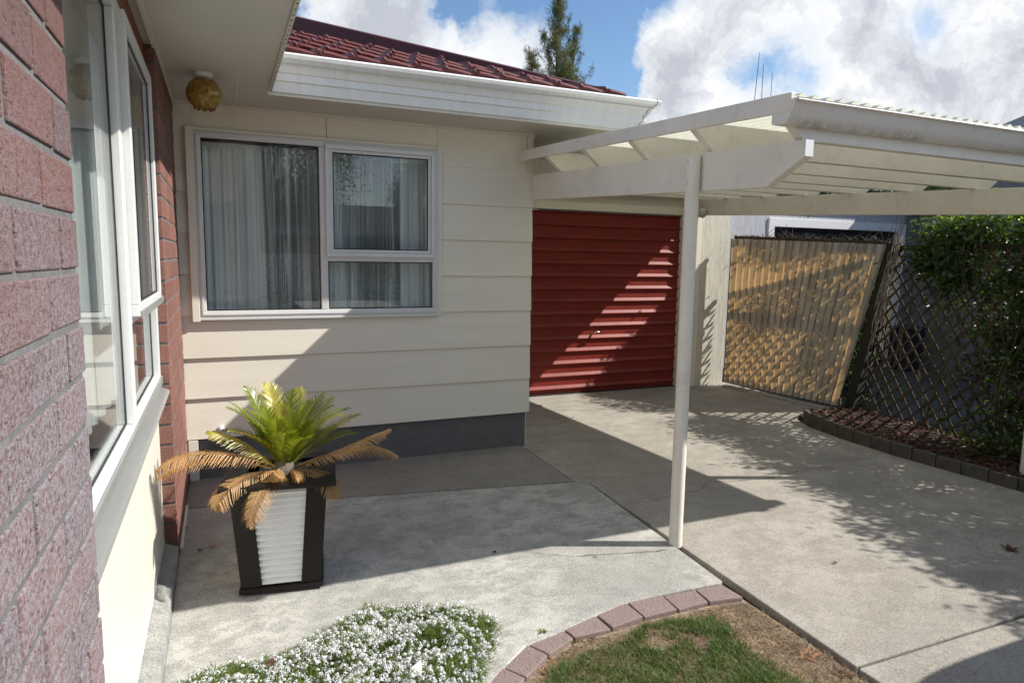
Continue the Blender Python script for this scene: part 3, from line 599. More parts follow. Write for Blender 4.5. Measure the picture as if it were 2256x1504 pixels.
# ================================================================== PLANTER + CYCAD
PX, PYc = .232, 3.275
pl = thing('planter', 'black timber planter box with white corrugated metal sides', 'planter', (PX, PYc, 0)); pl.rotation_euler = (0, 0, R_(-8))
def ring(hw, z): return [(-hw,-hw,z),(hw,-hw,z),(hw,hw,z),(-hw,hw,z)]
HB, HT, ZT = .158, .192, .515
def hw(z): return HB+(HT-HB)*(z-.04)/(ZT-.04)
def pbuild(b, name, mat, par=pl, bev=.003, smooth=False):
    o = b.build(name, mat, None, bevel=bev, smooth=smooth); o.parent = par; o.location = (0,0,0); return o
for s in range(4):
    rot = Matrix.Rotation(math.pi/2*s, 3, 'Z')
    b = MB()
    for sx in (-1, 1):   # corner boards on this face
        w = .072; z0, z1 = .034, ZT; a0, a1 = hw(z0), hw(z1)
        xo0, xo1 = sx*a0, sx*a1; xi0, xi1 = sx*(a0-w), sx*(a1-w); t = .018
        q0 = sorted([xo0, xi0]); q1 = sorted([xo1, xi1])
        ext = t if sx > 0 else -.0005
        if sx > 0: q0[1] += ext; q1[1] += ext
        bt = [(q0[0],-a0-t,z0),(q0[1],-a0-t,z0),(q0[1],-a0+.004,z0),(q0[0],-a0+.004,z0)]; tp = [(q1[0],-a1-t,z1),(q1[1],-a1-t,z1),(q1[1],-a1+.004,z1),(q1[0],-a1+.004,z1)]
        b.hexa([rot@Vector(p) for p in bt], [rot@Vector(p) for p in tp])
    pbuild(b, 'leg_board', M['black'])
    b = MB(); nz = 15*8; rows = []
    for i in range(nz+1):
        z = .04+(ZT-.045)*i/nz; a = hw(z); y = -a-.004-.009*math.sin(2*math.pi*i/8)
        rows.append([rot@Vector((-a+.05, y, z)), rot@Vector((a-.05, y, z))])
    b.sheet(rows); pbuild(b, 'side_panel', M['zinc'], bev=0, smooth=True)
b = MB(); b.box(-.185,.185,-.185,.185,.012,.036); b.box(-.155,.155,-.155,.155,-.002,.012); pbuild(b, 'base_board', M['black'])
b = MB(); o_, i_, z = .25, .150, ZT+.001
for s in range(4):
    rot = Matrix.Rotation(math.pi/2*s, 3, 'Z'); g_ = .0008
    q = [(-o_+g_,-o_,z),(o_-g_,-o_,z),(i_-g_,-i_,z),(-i_+g_,-i_,z)]
    b.prism([rot@Vector(p) for p in q][::-1], (0,0,.022))
pbuild(b, 'rim', M['black'])
b = MB(); b.box(-.17,.17,-.17,.17,.42,.475); pbuild(b, 'soil', M['darksoil'], bev=0)
# cycad
CB = Vector((PX+.01, PYc-.02, .50))
CY = thing('cycad', 'potted cycad with upright green fronds and drooping dead orange ones', 'plant', CB)
b = MB(); b.lathe([(0,.09),(.03,.085),(.055,.05),(.065,.0),(.06,-.03)], CB, 14); b.build('trunk', M['bark'], CY)
def frond(ctrl, tip, mat, wid=.085, n=46, fold=.5, name='frond', label=None, droop=0.0, base=None):
    p0 = base or CB+Vector((random.uniform(-.03,.03), random.uniform(-.03,.03), .03)); V = []; Fq = []
    def bz(t): return p0*(1-t)**2+ctrl*(2*t*(1-t))+tip*t*t
    L = (ctrl-p0).length+(tip-ctrl).length
    for i in range(n):
        t = .16+.84*i/(n-1); p = bz(t); tg = (bz(min(1,t+.02))-bz(t-.02)).normalized()
        up = Vector((0,0,1)); side = tg.cross(up)
        if side.length < .15: side = Vector((1,0,0))
        side = (side-tg*side.dot(tg)).normalized(); nrm = side.cross(tg).normalized()
        prof = math.sin(math.pi*min(1,(t-.10)/.93))**.55
        ln = wid*max(.22, prof)*random.uniform(.93,1.05)
        if t > .9: ln *= .75
        fwd = .68+.45*t*t
        for sgn in (-1, 1):
            d = (side*sgn*(1-fold*.3)+tg*fwd+nrm*fold*.5+Vector((random.gauss(0,.05),random.gauss(0,.05),random.gauss(0,.05)))).normalized()
            q0 = p+side*sgn*.002; q1 = p+d*ln*.55-nrm*.002; q2 = p+d*ln-nrm*(.010+droop*ln); w = tg*.0033
            k = len(V); V += [q0-w, q0+w, q1-w*1.0, q1+w*1.0, q2-w*.15, q2+w*.15]; Fq += [(k,k+1,k+3,k+2), (k+2,k+3,k+5,k+4)]
    # rachis
    b = MB(); b.add(V, Fq); b.tube([bz(i/12) for i in range(13)], [.0055-.004*i/12 for i in range(13)], 5)
    o = b.build(name, mat, CY)
    if label: o['label'] = label
    return o
def P3(x, y, Y): return ony(x, y, Y)
def cp(cx, cy): return 300+cx/2.785, 820+cy/2.785
G = [  # tip crop px, control crop px, tip Y, ctrl Y, mat
 ((590,190),(780,330),3.25,3.27,'cycad'), ((680,92),(800,280),3.38,3.32,'cycad'), ((805,68),(880,260),3.45,3.36,'cycady'), ((925,200),(900,330),3.42,3.36,'cycad'),
 ((1000,98),(945,320),3.45,3.36,'cycady'), ((962,108),(930,330),3.35,3.3,'cycad'), ((1058,172),(960,350),3.40,3.34,'cycad'), ((1142,130),(1000,360),3.42,3.34,'cycad'),
 ((1200,150),(1040,360),3.48,3.38,'cycad'), ((1358,255),(1120,370),3.40,3.32,'cycady'), ((1340,368),(1150,400),3.28,3.24,'cycad'), ((1080,290),(975,400),3.12,3.2,'cycad'),
 ((1045,400),(950,420),3.02,3.12,'cycad'), ((925,370),(905,420),3.05,3.15,'cycad'), ((790,215),(850,350),3.15,3.2,'cycad'), ((700,300),(800,430),3.30,3.28,'cycad'), ((1210,330),(1060,420),3.20,3.22,'cycad'),
 ((860,280),(880,400),3.10,3.2,'cycad'),((1120,340),(1010,430),3.10,3.18,'cycad')]
for t, c, yt, yc, mm in G:
    frond(P3(*cp(*c), yc), P3(*cp(*t), yt), M[mm], .092, 40, .50, 'green_frond', 'yellow tinged upright frond' if mm == 'cycady' else None)
for i in range(11):
    a = -1.25+2.5*i/10; L = random.uniform(.26,.36); dy = random.uniform(-.12,.12); b0 = CB+Vector((0,0,.03))
    frond(b0+Vector((math.sin(a)*L*.28, dy*.4, L*.62)), b0+Vector((math.sin(a)*L*.95, dy, L*(.62+.38*math.cos(a)))), M['cycady' if i % 4 == 1 else 'cycad'], .088, 38, .5, 'green_frond')
D = [((455,362),(700,420),3.22,3.24,'cycady',.095), ((128,598),(400,385),3.13,3.18,'cycaddead',.10), ((125,650),(430,440),3.19,3.22,'cycaddead',.07), ((475,828),(560,600),3.02,3.1,'cycaddead',.10), ((690,942),(740,640),2.93,3.02,'cycaddead',.09),
     ((1240,762),(1180,560),3.0,3.1,'cycaddead',.095), ((1545,350),(1230,500),3.15,3.2,'cycaddead',.09), ((1598,505),(1380,390),3.2,3.2,'cycaddead',.085), ((905,650),(830,590),3.0,3.1,'cycaddead',.045), ((985,660),(1040,600),3.0,3.1,'cycaddead',.045)]
for t, c, yt, yc, mm, w in D:
    frond(P3(*cp(*c), yc), P3(*cp(*t), yt), M[mm], w, 44, .15, 'dead_frond', None, .35)

# ================================================================== GATE, TRELLIS, VINES
n = 300; GA, GB = Vector((5.757, 6.53, .06)), Vector((5.975, 5.02, .05)); GAt, GBt = Vector((5.760, 6.53, 1.835)), Vector((6.34, 4.88, 1.755))
Lg = (GB-GA).length; nx = int(Lg/.076)*8; rows = []
for k in range(9):
    r = []
    for i in range(nx+1):
        u = i/nx; p = GA.lerp(GB, u).lerp(GAt.lerp(GBt, u), k/8); nv = Vector((-1,-.14,0)).normalized()
        r.append(p+nv*.015*math.sin(2*math.pi*i/8))
    rows.append(r)
GT = thing('gate', 'leaning corrugated fibreglass gate lit orange by the sun behind it', 'gate', (5.85, 5.8, 0))
b = MB(); b.sheet(rows); gs_ = b.build('corrugated_sheet', [M['gatefrp'], M['gateribshade']], GT, smooth=True)
for p in gs_.data.polygons: p.material_index = 1 if (p.index % nx) % 8 in (5, 6) else 0  # rib shade painted on the trough faces
off = Vector((.052,.005,0))
b = MB()
def bar(b, p, q, w, h, up=Vector((0,0,1))):
    p, q = Vector(p), Vector(q); t = (q-p).normalized(); s = t.cross(up).normalized()*w/2; u = s.cross(t).normalized()*h/2
    b.hexa([p-s-u, p+s-u, q+s-u, q-s-u], [p-s+u, p+s+u, q+s+u, q-s+u])
bar(b, GAt+off+Vector((0,0,.01)), GBt+off+Vector((0,0,.01)), .04, .05); bar(b, GA+off+Vector((0,0,.04)), GB+off+Vector((0,0,.04)), .04, .07)
bar(b, GA.lerp(GAt,.5)+off, GB.lerp(GBt,.5)+off, .04, .07); bar(b, GA+off*.3, GAt+off*.3, .03, .03, Vector((0,1,0)))
b.build('frame', M['fence'], GT)
# pale concrete strip under the gate
b = MB(); b.prism([(5.70,6.50,-.01),(5.86,5.02,-.01),(6.0,5.05,-.01),(5.80,6.52,-.01)], (0,0,.03)); tag(b.build('gate_sill', M['patio']), kind='structure')
# gate post (leaning)
GP = thing('gate_post', 'dark leaning timber post wrapped in dead vine between gate and trellis', 'post', (6.08, 4.93, 0))
b = MB(); bar(b, (6.06,4.93,-.05), (6.40,4.85,1.76), .10, .10, Vector((0,1,0))); b.build('post', M['fencepost'], GP, bevel=.004)
b = MB()
for i in range(46):
    z0 = random.uniform(.5,1.6); z1 = min(1.85, z0+random.uniform(.2,.8)); pts = []
    dx, dy = random.uniform(-.07,.07), random.uniform(-.13,-.04)
    for k in range(6):
        z = z0+(z1-z0)*k/5; pts.append((6.07+.17*z+dx+random.uniform(-.02,.02), 4.93-.045*z+dy+random.uniform(-.015,.015), z))
    b.tube(pts, [.005]*5+[.002], 4)
b.build('dead_stems', M['twig'], GP)
# trellis: line on the ground and top line
def tb(t): return Vector((6.13-.20*t, 4.90-t*.98, .0))
def tt(t): return Vector((6.42-.235*t, 4.84-t*.97, 0))
def tp_(u, z): return tb(u).lerp(tt(u), z/1.75)+Vector((0,0,z))
def lattice(name, label, U0, U1, Z0, Z1, put, pitch=.155, w=.025, th=.005, mat='fence'):
    T = thing(name, label, 'trellis', put((U0+U1)/2, 0))
    for s, nm, offn in ((1, 'lattice_layer', .004), (-1, 'lattice_layer', -.004)):
        b = MB(); k = -int((Z1-Z0)/pitch)-2
        while k*pitch < (U1-U0)+(Z1-Z0):
            # line u - s*z = const
            pts = []
            c0 = k*pitch
            if s > 0: ua, za, ub, zb_ = U0+c0, Z0, U0+c0+(Z1-Z0), Z1
            else: ua, za, ub, zb_ = U0+c0, Z1, U0+c0+(Z1-Z0), Z0
            # clip
            def clipu(u, f, t):
                return f
            if ub < U0 or ua > U1: k += 1; continue
            ta = max(0, (U0-ua)/(ub-ua)); tb_ = min(1, (U1-ua)/(ub-ua))
            if tb_-ta > .02:
                A = (ua+(ub-ua)*ta, za+(zb_-za)*ta); B = (ua+(ub-ua)*tb_, za+(zb_-za)*tb_)
                p, q = put(*A), put(*B); up = (put(A[0]+.1, A[1])-put(*A)).cross(put(A[0], A[1]+.1)-put(*A)).normalized()
                bar(b, p+up*offn, q+up*offn, w, th, up)
            k += 1
        b.build(nm, M[mat], T)
    b = MB(); bar(b, put(U0, Z1), put(U1, Z1), .045, .045); b.build('top_rail', M['fencepost'], T)
    return T
lattice('trellis', 'dark diagonal timber trellis between the garden bed and the neighbour', .02, 4.6, .05, 1.72, tp_)
lattice('trellis', 'diagonal trellis hidden behind the corrugated gate casting its grid shadow through the sheet', -1.55, -.10, .05, 1.72, lambda u, z: Vector((6.35+.02*u+.05*z, 4.85-u*.98, z)))

def leaves(name, mat, C, size, par=None, long=2.2, up=.3, seed=0, fold=True):
    """C: (n,3) centres -> little pointed leaf quads"""
    n = len(C); r = np.random.default_rng(seed); a = r.normal(size=(n,3)); a[:,2] = a[:,2]*.6-up; a /= np.linalg.norm(a, axis=1)[:,None]
    h = r.normal(size=(n,3)); s = np.cross(a, h); s /= np.linalg.norm(s, axis=1)[:,None]; L = (size*r.uniform(.6,1.3,n))[:,None]; W = L/long
    nn = np.cross(a, s)
    v0 = C; v1 = C+a*L*.45+s*W*.5+nn*W*.12; v2 = C+a*L; v3 = C+a*L*.45-s*W*.5+nn*W*.12
    V = np.stack([v0,v1,v2,v3], 1).reshape(-1,3); Fq = np.arange(4*n).reshape(-1,4)
    return npbuild(name, V, Fq, mat, par)
def clumps(cs, per, sp, seed=1):
    r = np.random.default_rng(seed); out = []
    for c in cs: out.append(np.array(c)+r.normal(size=(per,3))*np.array(sp)*r.uniform(.5,1.3))
    return np.concatenate(out)
# climbing vine over the trellis: clumps from clump centres in its volume
cs = []
while len(cs) < 470:
    u = random.uniform(.45, 4.6); z = random.uniform(.05, 1.97)
    if u < np.interp(z, [0, .2, .5, .9, 1.25, 1.45, 2], [1.75, 1.65, 1.40, 1.02, .78, .46, .50])+random.uniform(-.12,.10): continue
    if u < 1.5 and 1.3 > z and random.random() < .35: continue
    p = tp_(u, min(z,1.75))+Vector((0,0,max(0,z-1.75))); cs.append((p.x+random.uniform(-.08,.38), p.y, p.z))
for i in range(14):
    u = random.uniform(.45,.95); z = random.uniform(1.45,1.9); p = tp_(u, 1.7); cs.append((p.x-.05, p.y, z))
VN = thing('climbing_vine', 'dense dark green climbing vine smothering the right of the trellis', 'climbing plant', tb(2.4))
leaves('foliage', M['leafg'], clumps(cs, 120, (.085,.10,.075), 3), .062, VN, 2.3, .35, 5)
leaves('young_shoots', M['leafy'], clumps([c for c in cs if c[2] > 1.6][:110], 22, (.07,.09,.06), 4)+np.array([0,0,.10]), .055, VN, 2.6, -.1, 6)
b = MB()
for i in range(60):
    u = random.uniform(.8,4.5); p = tp_(u, .05); pts = [p+Vector((.05,0,0))]
    for k in range(7): p = p+Vector((random.uniform(-.03,.05), random.uniform(-.09,.09), .26)); pts.append(p.copy())
    b.tube(pts, [.008-.001*k for k in range(8)], 5)
b.build('stems', M['stem'], VN)
b = MB()
for i in range(16):
    u = random.uniform(.25,1.1); z = random.uniform(1.15,1.95); p = tp_(u+.25, z); pts = [Vector(p)]; v = Vector((random.uniform(-.02,.02), random.uniform(.03,.08), random.uniform(.0,.06)))
    for k in range(7): v += Vector((random.uniform(-.012,.012), random.uniform(-.012,.012), -.016)); pts.append(pts[-1]+v)
    b.tube(pts, [.0035-.0003*k for k in range(8)], 4)
b.build('tendrils', M['leafy'], VN)
# vine remains along the gate top
b = MB()
for i in range(120):
    u = random.uniform(.0,1.0); p = GAt.lerp(GBt, u)+Vector((.04,0,.03)); a = random.uniform(0,6.28); L = random.uniform(.04,.13) if random.random() < .85 else .2
    if not (.3 < u < .5 or u > .72 or random.random() < .5): L *= .5
    d = Vector((math.cos(a)*.5, math.sin(a)*.9, random.uniform(-.05,.75) if .2 < u else .1)).normalized()*L
    b.tube([p, p+d*.5+Vector((0,0,random.uniform(-.015,.02))), p+d], [.004,.003,.0015], 4)
for i in range(34):   # stems hanging down the camera side of the sheet
    u = random.betavariate(2,1.6); p = GAt.lerp(GBt, u)+Vector((-.022,-.004,0)); pts = [p.copy()]; L = random.uniform(.08,.5)
    for k in range(6):
        p = p+Vector((0, random.uniform(-.02,.02), -L/6)); sh = GA.lerp(GB,u).lerp(GAt.lerp(GBt,u), (p.z-.05)/1.78); p.x = sh.x-.020; pts.append(p.copy())
    b.tube(pts, .0022, 4)
tag(b.build('dead_creeper', M['twig']), 'tangle of grey dead creeper stems lying along the gate top', 'dead creeper')
# leaves behind the gate dappling the sheet; high unseen clumps added to shade its top
cs = [(6.38+random.uniform(-.1,.12), random.uniform(5.05,6.2), random.uniform(1.2,1.66)) for _ in range(44)]+[(6.36, random.uniform(5.0,5.38), random.uniform(.1,1.2)) for _ in range(34)]+[(6.72+random.uniform(-.2,.25), random.uniform(4.6,5.55), random.uniform(2.26,2.55)) for _ in range(60)]+[(6.6+random.uniform(-.07,.1), random.uniform(5.45,6.05), random.uniform(2.24,2.45)) for _ in range(26)]
BV = thing('climbing_vine', 'leafy creeper on the far side of the gate, with unseen high leaves added to shade the sheet', 'climbing plant', (6.4,5.4,0))
b = MB()
for i in range(9):
    y = random.uniform(4.75,5.2); pts = [Vector((6.5,y,0))]
    for k in range(8): pts.append(pts[-1]+Vector((.035+random.uniform(-.03,.03), random.uniform(-.08,.08), .30)))
    b.tube(pts, [.008-.0008*k for k in range(9)], 5)
b.build('stems', M['stem'], BV)
leaves('foliage', M['leafg'], clumps(cs, 30, (.07,.08,.07), 9), .06, BV, 2.2, .3, 8)
# low plants in the bed, small dead leaves stuck on the sheet
for j, (px, py, lab, s) in enumerate([((1915), 905, 'bright green seedling at the foot of the dark gate post', .10), (1985, 880, 'yellow green seedling behind the trellis base near the post', .10), (2105, 985, 'pale yellow leafed weed at the front of the garden bed', .07), (2190, 1010, 'dark leafy weed in the bed by the right end of the edging', .10), (2060, 950, 'small green weed among red leaves in the bed', .06)]):
    p = onz(px, py); C = np.array([[p.x, p.y, .05]])+np.random.default_rng(j).normal(size=(60 if s > .08 else 26,3))*np.array([s*.6,s*1.1,s*.5])+np.array([0,0,s*.6])
    o = leaves('weed', M['leafy'], C, .06, None, 1.6, .2, 20+j); tag(o, lab, 'weed')
cs = [(random.uniform(5.5,6.1), random.uniform(1.9,3.5), random.uniform(.05,.30)) for _ in range(26)]
o = leaves('shrub', M['leafg'], clumps(cs, 40, (.08,.1,.07), 12), .06, None, 2.0, .1, 33); tag(o, 'low dark green shrub growing under the trellis in the garden bed', 'shrub')
# leaf litter: stuff
n = 2600; y = rnd(1.6,5.0,n); x = np.interp(y, [1.6,2.7,3.6,4.18,4.6,4.85,5.0], [5.2,5.13,5.09,5.12,5.19,5.31,5.5])+rnd(0,1,n)*(.9); C = np.stack([x, y, rnd(.034,.065,n)], 1)
o = leaves('leaf_litter', [M['deadleaf']], C, .055, None, 1.5, 0, 41); tag(o, 'red brown leaf litter covering the garden bed', 'leaf litter', kind='stuff')
me = o.data; co = np.empty(len(me.vertices)*3, np.float32); me.vertices.foreach_get('co', co); co = co.reshape(-1,4,3); zc = co[:,0:1,2:3]; co[:,:,2:3] = zc+(co[:,:,2:3]-zc)*.35; me.vertices.foreach_set('co', co.ravel())

# ================================================================== LAWN, FLOWERS, FALLEN LEAVES
inner = [onz(x, y) for x, y in ij]
ix = np.array([p.x for p in inner])[::-1]; iy = np.array([p.y for p in inner])[::-1]
def blades(name, mat, X, Y, h0, h1, w, lean, seed, z=-.027):
    n = len(X); r = np.random.default_rng(seed); a = r.uniform(0,6.283,n); h = r.uniform(h0,h1,n); l = r.uniform(.2,1,n)*lean*h; b2 = a+r.normal(size=n)*.6
    P = np.stack([X, Y, np.full(n, z)], 1); s = np.stack([np.cos(a+1.57), np.sin(a+1.57), np.zeros(n)], 1)*w; d = np.stack([np.cos(a), np.sin(a), np.zeros(n)], 1); d2 = np.stack([np.cos(b2), np.sin(b2), np.zeros(n)], 1)
    up = np.array([0,0,1.])
    M1 = P+d*(l*.35)[:,None]+up*(h*.6)[:,None]; T = P+d*(l*.5)[:,None]+d2*(l*.5)[:,None]+up*h[:,None]
    V = np.stack([P-s, P+s, M1+s*.8, M1-s*.8, T], 1).reshape(-1,3); k = np.arange(n)*5
    Fq = np.concatenate([np.stack([k,k+1,k+2],1), np.stack([k,k+2,k+3],1), np.stack([k+3,k+2,k+4],1)])
    return npbuild(name, V, Fq, mat)
n = 200000; X = rnd(.55, 2.2, n); Y = rnd(.7, 2.33, n); edge = np.interp(X, ix, iy); din = edge-Y
def fbm(x, y, s):
    v = 0; a = 1; 
    for i in range(4): v = v+a*np.sin(x*s*(1.9**i)+1.3*i+2*np.sin(y*s*.7*(1.8**i)+i))*np.sin(y*s*(1.7**i)*1.1+2.1*i+1.7*np.sin(x*s*.6*(1.6**i))); a *= .6
    return v
nz_ = fbm(X, Y, 6.0)
lush = (din > .07+.06*nz_) & (2.17-X > .10+.10*(Y<3)*(1+nz_*.5)) & (nz_ > -.95)
k = lush & (rng.random(n) < .55+.28*np.clip(fbm(X*1.0+3, Y, 17.), -1, 1)); g_ = blades('lawn_grass', M['grass'], X[k], Y[k], .008, .036, .0014, 1.5, 1); tag(g_, 'patchy green lawn grass inside the curved pavers', 'grass', kind='stuff')
k = (din > .015) & (rng.random(n) < .45); g_ = blades('dry_grass', M['straw'], X[k], Y[k], .003, .018, .0013, 3.2, 2); tag(g_, 'dry straw coloured grass round the lawn edge', 'dry grass', kind='stuff')
def weedplant(px, py, z, s, n, lab, mat='leafy', name='weed', long=3.2):
    p = onz(px, py, z); V = [p]; Fq = []
    for i in range(n):
        a = 6.283*i/n+random.uniform(-.3,.3); L = s*random.uniform(.6,1.1); e = random.uniform(.15,.8); d = Vector((math.cos(a)*math.cos(e), math.sin(a)*math.cos(e), math.sin(e))); sd = Vector((-math.sin(a), math.cos(a), 0))*L/long/2
        k = len(V); V += [p+d*L*.5+sd, p+d*L-Vector((0,0,L*.2)), p+d*L*.5-sd]; Fq.append((0,k,k+1,k+2))
    b = MB(); b.add(V, Fq); return tag(b.build(name, M[mat]), lab, 'weed')
weedplant(1535, 1335, -.03, .055, 16, 'leafy green weed growing against the second paver from the driveway')
weedplant(1196, 1392, 0.0, .03, 10, 'small weed in the joint between patio and curved pavers')
weedplant(1312, 1226, .002, .016, 8, 'tiny green weed in the patio crack left of the post')
weedplant(1270, 1412, -.03, .05, 14, 'pale feathery weed at the lawn edge beside the pavers')
weedplant(1910, 1480, -.03, .07, 14, 'grass tuft in the driveway edge at the bottom right of the lawn', 'grass', long=9)
weedplant(1425, 1152, .0, .02, 8, 'green sprig in the slab joint left of the post')
# fallen leaves as things
def fleaf(px, py, z, s, mat, lab, curl=.4, pts=5):
    p = onz(px, py, z); b = MB(); V = [(0,0,.004)]; n = pts*2*2
    a0 = random.uniform(0,6.28)
    for i in range(n):
        a = a0+6.283*i/n; r = s*(1.0 if i % 4 == 0 else (.45 if i % 4 == 2 else .62))*random.uniform(.85,1.1); V.append((r*math.cos(a), r*math.sin(a), .004+curl*r*random.uniform(.1,.9)))
    b.add(V, [(0,1+i,1+(i+1)%n) for i in range(n)]); o = b.build('fallen_leaf', M[mat]); o.location = p; return tag(o, lab, 'leaf', 'fallen autumn leaves')
for (px, py, z, s, mm, lab) in [(1780,1447,-.03,.055,'deadleaf2','large curled tan leaf near the driveway edge of the lawn'), (1857,1487,-.03,.05,'deadleaf','red curled leaf at the lawn corner by the driveway edge'), (1622,1402,-.03,.035,'deadleaf','purplish star shaped leaf in the middle of the green grass'),
      (1729,1428,-.03,.03,'deadleaf2','orange leaf just left of the large curled tan leaf'), (1703,1406,-.03,.02,'deadleaf2','small orange leaf on the dry strip beside the driveway edge'), (1330,1441,-.03,.026,'deadleaf2','tan leaf lying in the left part of the lawn'),
      (1218,1458,-.03,.026,'deadleaf2','orange leaf beside the lower curved pavers'), (1196,1480,-.03,.026,'deadleaf2','orange leaf lowest against the curved pavers'), (1389,1370,-.03,.02,'deadleaf','red leaf against the fourth paver'), (1616,1445,-.03,.018,'deadleaf2','small orange leaf below the star shaped leaf'),
      (1700,1478,-.03,.024,'deadleaf','brown leaf in the grass left of the lawn corner'), (1300,1408,-.03,.024,'deadleaf','dark red leaf at the lawn edge under the sixth paver'), (1090,1217,.003,.018,'deadleaf','small red leaf on the shaded patio near its sunlit edge'), (468,1204,.003,.024,'deadleaf2','orange brown leaf on the patio left of the planter'),
      (440,1213,.003,.018,'deadleaf','dark leaf on the patio close to the wall footing'), (405,1165,.003,.034,'deadleaf','dry red leaf against the foot of the brick pilaster'), (1190,894,.0,.03,'deadleaf','dark leaf at the house corner near the roller door'), (1335,894,.0,.02,'deadleaf2','small tan leaf on the sunlit concrete in front of the door'),
      (1310,875,.0,.025,'deadleaf2','tan leaf against the bottom of the roller door'), (2225,1210,.0,.05,'deadleaf','dark red leaf lying in the shade at the right of the driveway'), (598,1462,.08,.03,'deadleaf','dark red leaf caught on the white flowers'), (1262,920,.0,.016,'deadleaf','tiny brown leaf in the shade by the foundation corner'),
      (1548,1380,-.03,.02,'deadleaf','brown leaf in the dry grass right of the leafy weed'), (1840,1240,.0,.016,'deadleaf','speck of dark leaf in the middle of the sunlit driveway')]:
    fleaf(px, py, z, s, mm, lab)
# alyssum
def alyssum(label, pts, hts, ncl, seed, name='alyssum'):
    """pts: outline on the ground (x,y) ; mound of heads + stems"""
    r = np.random.default_rng(seed); P = np.array(pts); c = P.mean(0)
    def inside(x, y):
        w = np.zeros(len(x), bool); j = len(P)-1
        for i in range(len(P)):
            xi, yi, xj, yj = P[i,0],P[i,1],P[j,0],P[j,1]; t = ((yi > y) != (yj > y)) & (x < (xj-xi)*(y-yi)/(yj-yi+1e-9)+xi); w ^= t; j = i
        return w
    def edge(x, y):
        d = np.full(len(x), 9.)
        for i in range(len(P)):
            a, b_ = P[i-1], P[i]; ab = b_-a; t = np.clip(((x-a[0])*ab[0]+(y-a[1])*ab[1])/(ab@ab), 0, 1); d = np.minimum(d, np.hypot(x-a[0]-t*ab[0], y-a[1]-t*ab[1]))
        return d
    def sample(m):
        X = r.uniform(P[:,0].min(), P[:,0].max(), m*3); Y = r.uniform(P[:,1].min(), P[:,1].max(), m*3); k = inside(X, Y); X, Y = X[k][:m], Y[k][:m]
        e = edge(X, Y); e = e+.035*fbm(X+5, Y, 23.)-.01; h = hts*(1-np.exp(-np.clip(e,0,9)/.11))*(.72+.30*fbm(X, Y, 11.))*(.45+.55*np.clip((X+.05)/.55,0,1)); ok = e > .004; X, Y, h = X[ok], Y[ok], h[ok]; return X, Y, np.clip(h, .015, None)
    root = thing(name, label, 'flowers', (c[0], c[1], 0))
    X, Y, h = sample(ncl); keep = (fbm(X, Y, 14.) > -.55) | (r.random(len(X)) < .25); X, Y, h = X[keep], Y[keep], h[keep]; n = len(X)
    cen = np.stack([X+r.normal(size=n)*.012, Y+r.normal(size=n)*.012, h+r.uniform(-.012,.016,n)], 1)
    K = 26; d = r.normal(size=(n,K,3)); d[:,:,2] = np.abs(d[:,:,2])*1.1-.25; d /= np.linalg.norm(d, axis=2)[:,:,None]; sz = (r.uniform(.004,.0125,n))[:,None,None]
    pc = (cen[:,None,:]+d*sz).reshape(-1,3); nrm = d.reshape(-1,3); a = np.cross(nrm, r.normal(size=nrm.shape)); a /= np.linalg.norm(a, axis=1)[:,None]; b_ = np.cross(nrm, a); q = .0025
    V = np.stack([pc-a*q-b_*q*.2, pc-b_*q, pc+a*q, pc+b_*q], 1).reshape(-1,3); npbuild('blossoms', V, np.arange(len(V)).reshape(-1,4), M['petal'], root)
    X, Y, h = sample(ncl*7); n = len(X); z = h*r.uniform(.15,1.0,n)
    C = np.stack([X, Y, z], 1); o = leaves('leaves', M['alleaf'], C, .030, root, 7.0, -.8, seed+5)
    X, Y, h = sample(ncl*2); n = len(X); a = r.uniform(0,6.28,n); s = np.stack([np.cos(a), np.sin(a), np.zeros(n)], 1)*.0009
    B = np.stack([X+r.normal(size=n)*.03, Y+r.normal(size=n)*.03, h*.1], 1); T = np.stack([X, Y, h+.004], 1); V = np.stack([B-s,B+s,T+s*.6,T-s*.6], 1).reshape(-1,3); npbuild('stems', V, np.arange(len(V)).reshape(-1,4), M['alleaf'], root)
A1 = [(-.20,2.52),(-.10,2.585),(.02,2.575),(.16,2.56),(.25,2.63),(.38,2.69),(.50,2.76),(.67,2.75),(.80,2.69),(.90,2.64),(1.00,2.55),(1.02,2.43),(.96,2.30),(.88,2.19),(.80,2.08),(.70,1.9),(-.2,1.9)]
alyssum('sprawling bed of white alyssum flowers spilling over the patio edge at the bottom', A1, .115, 4000, 11)
b = MB(); p = onz(915,1478,.07); b.add([p+Vector((-.03,-.02,0)), p+Vector((.02,-.025,.0)), p+Vector((.03,.03,.02)), p+Vector((-.012,.012,.012)), p+Vector((.0,-.005,.012))], [(0,1,4),(1,2,4),(2,3,4),(3,0,4)])
tag(b.build('paper_scrap', M['petal']), 'crumpled pale scrap lying in the large mound of white flowers', 'litter')

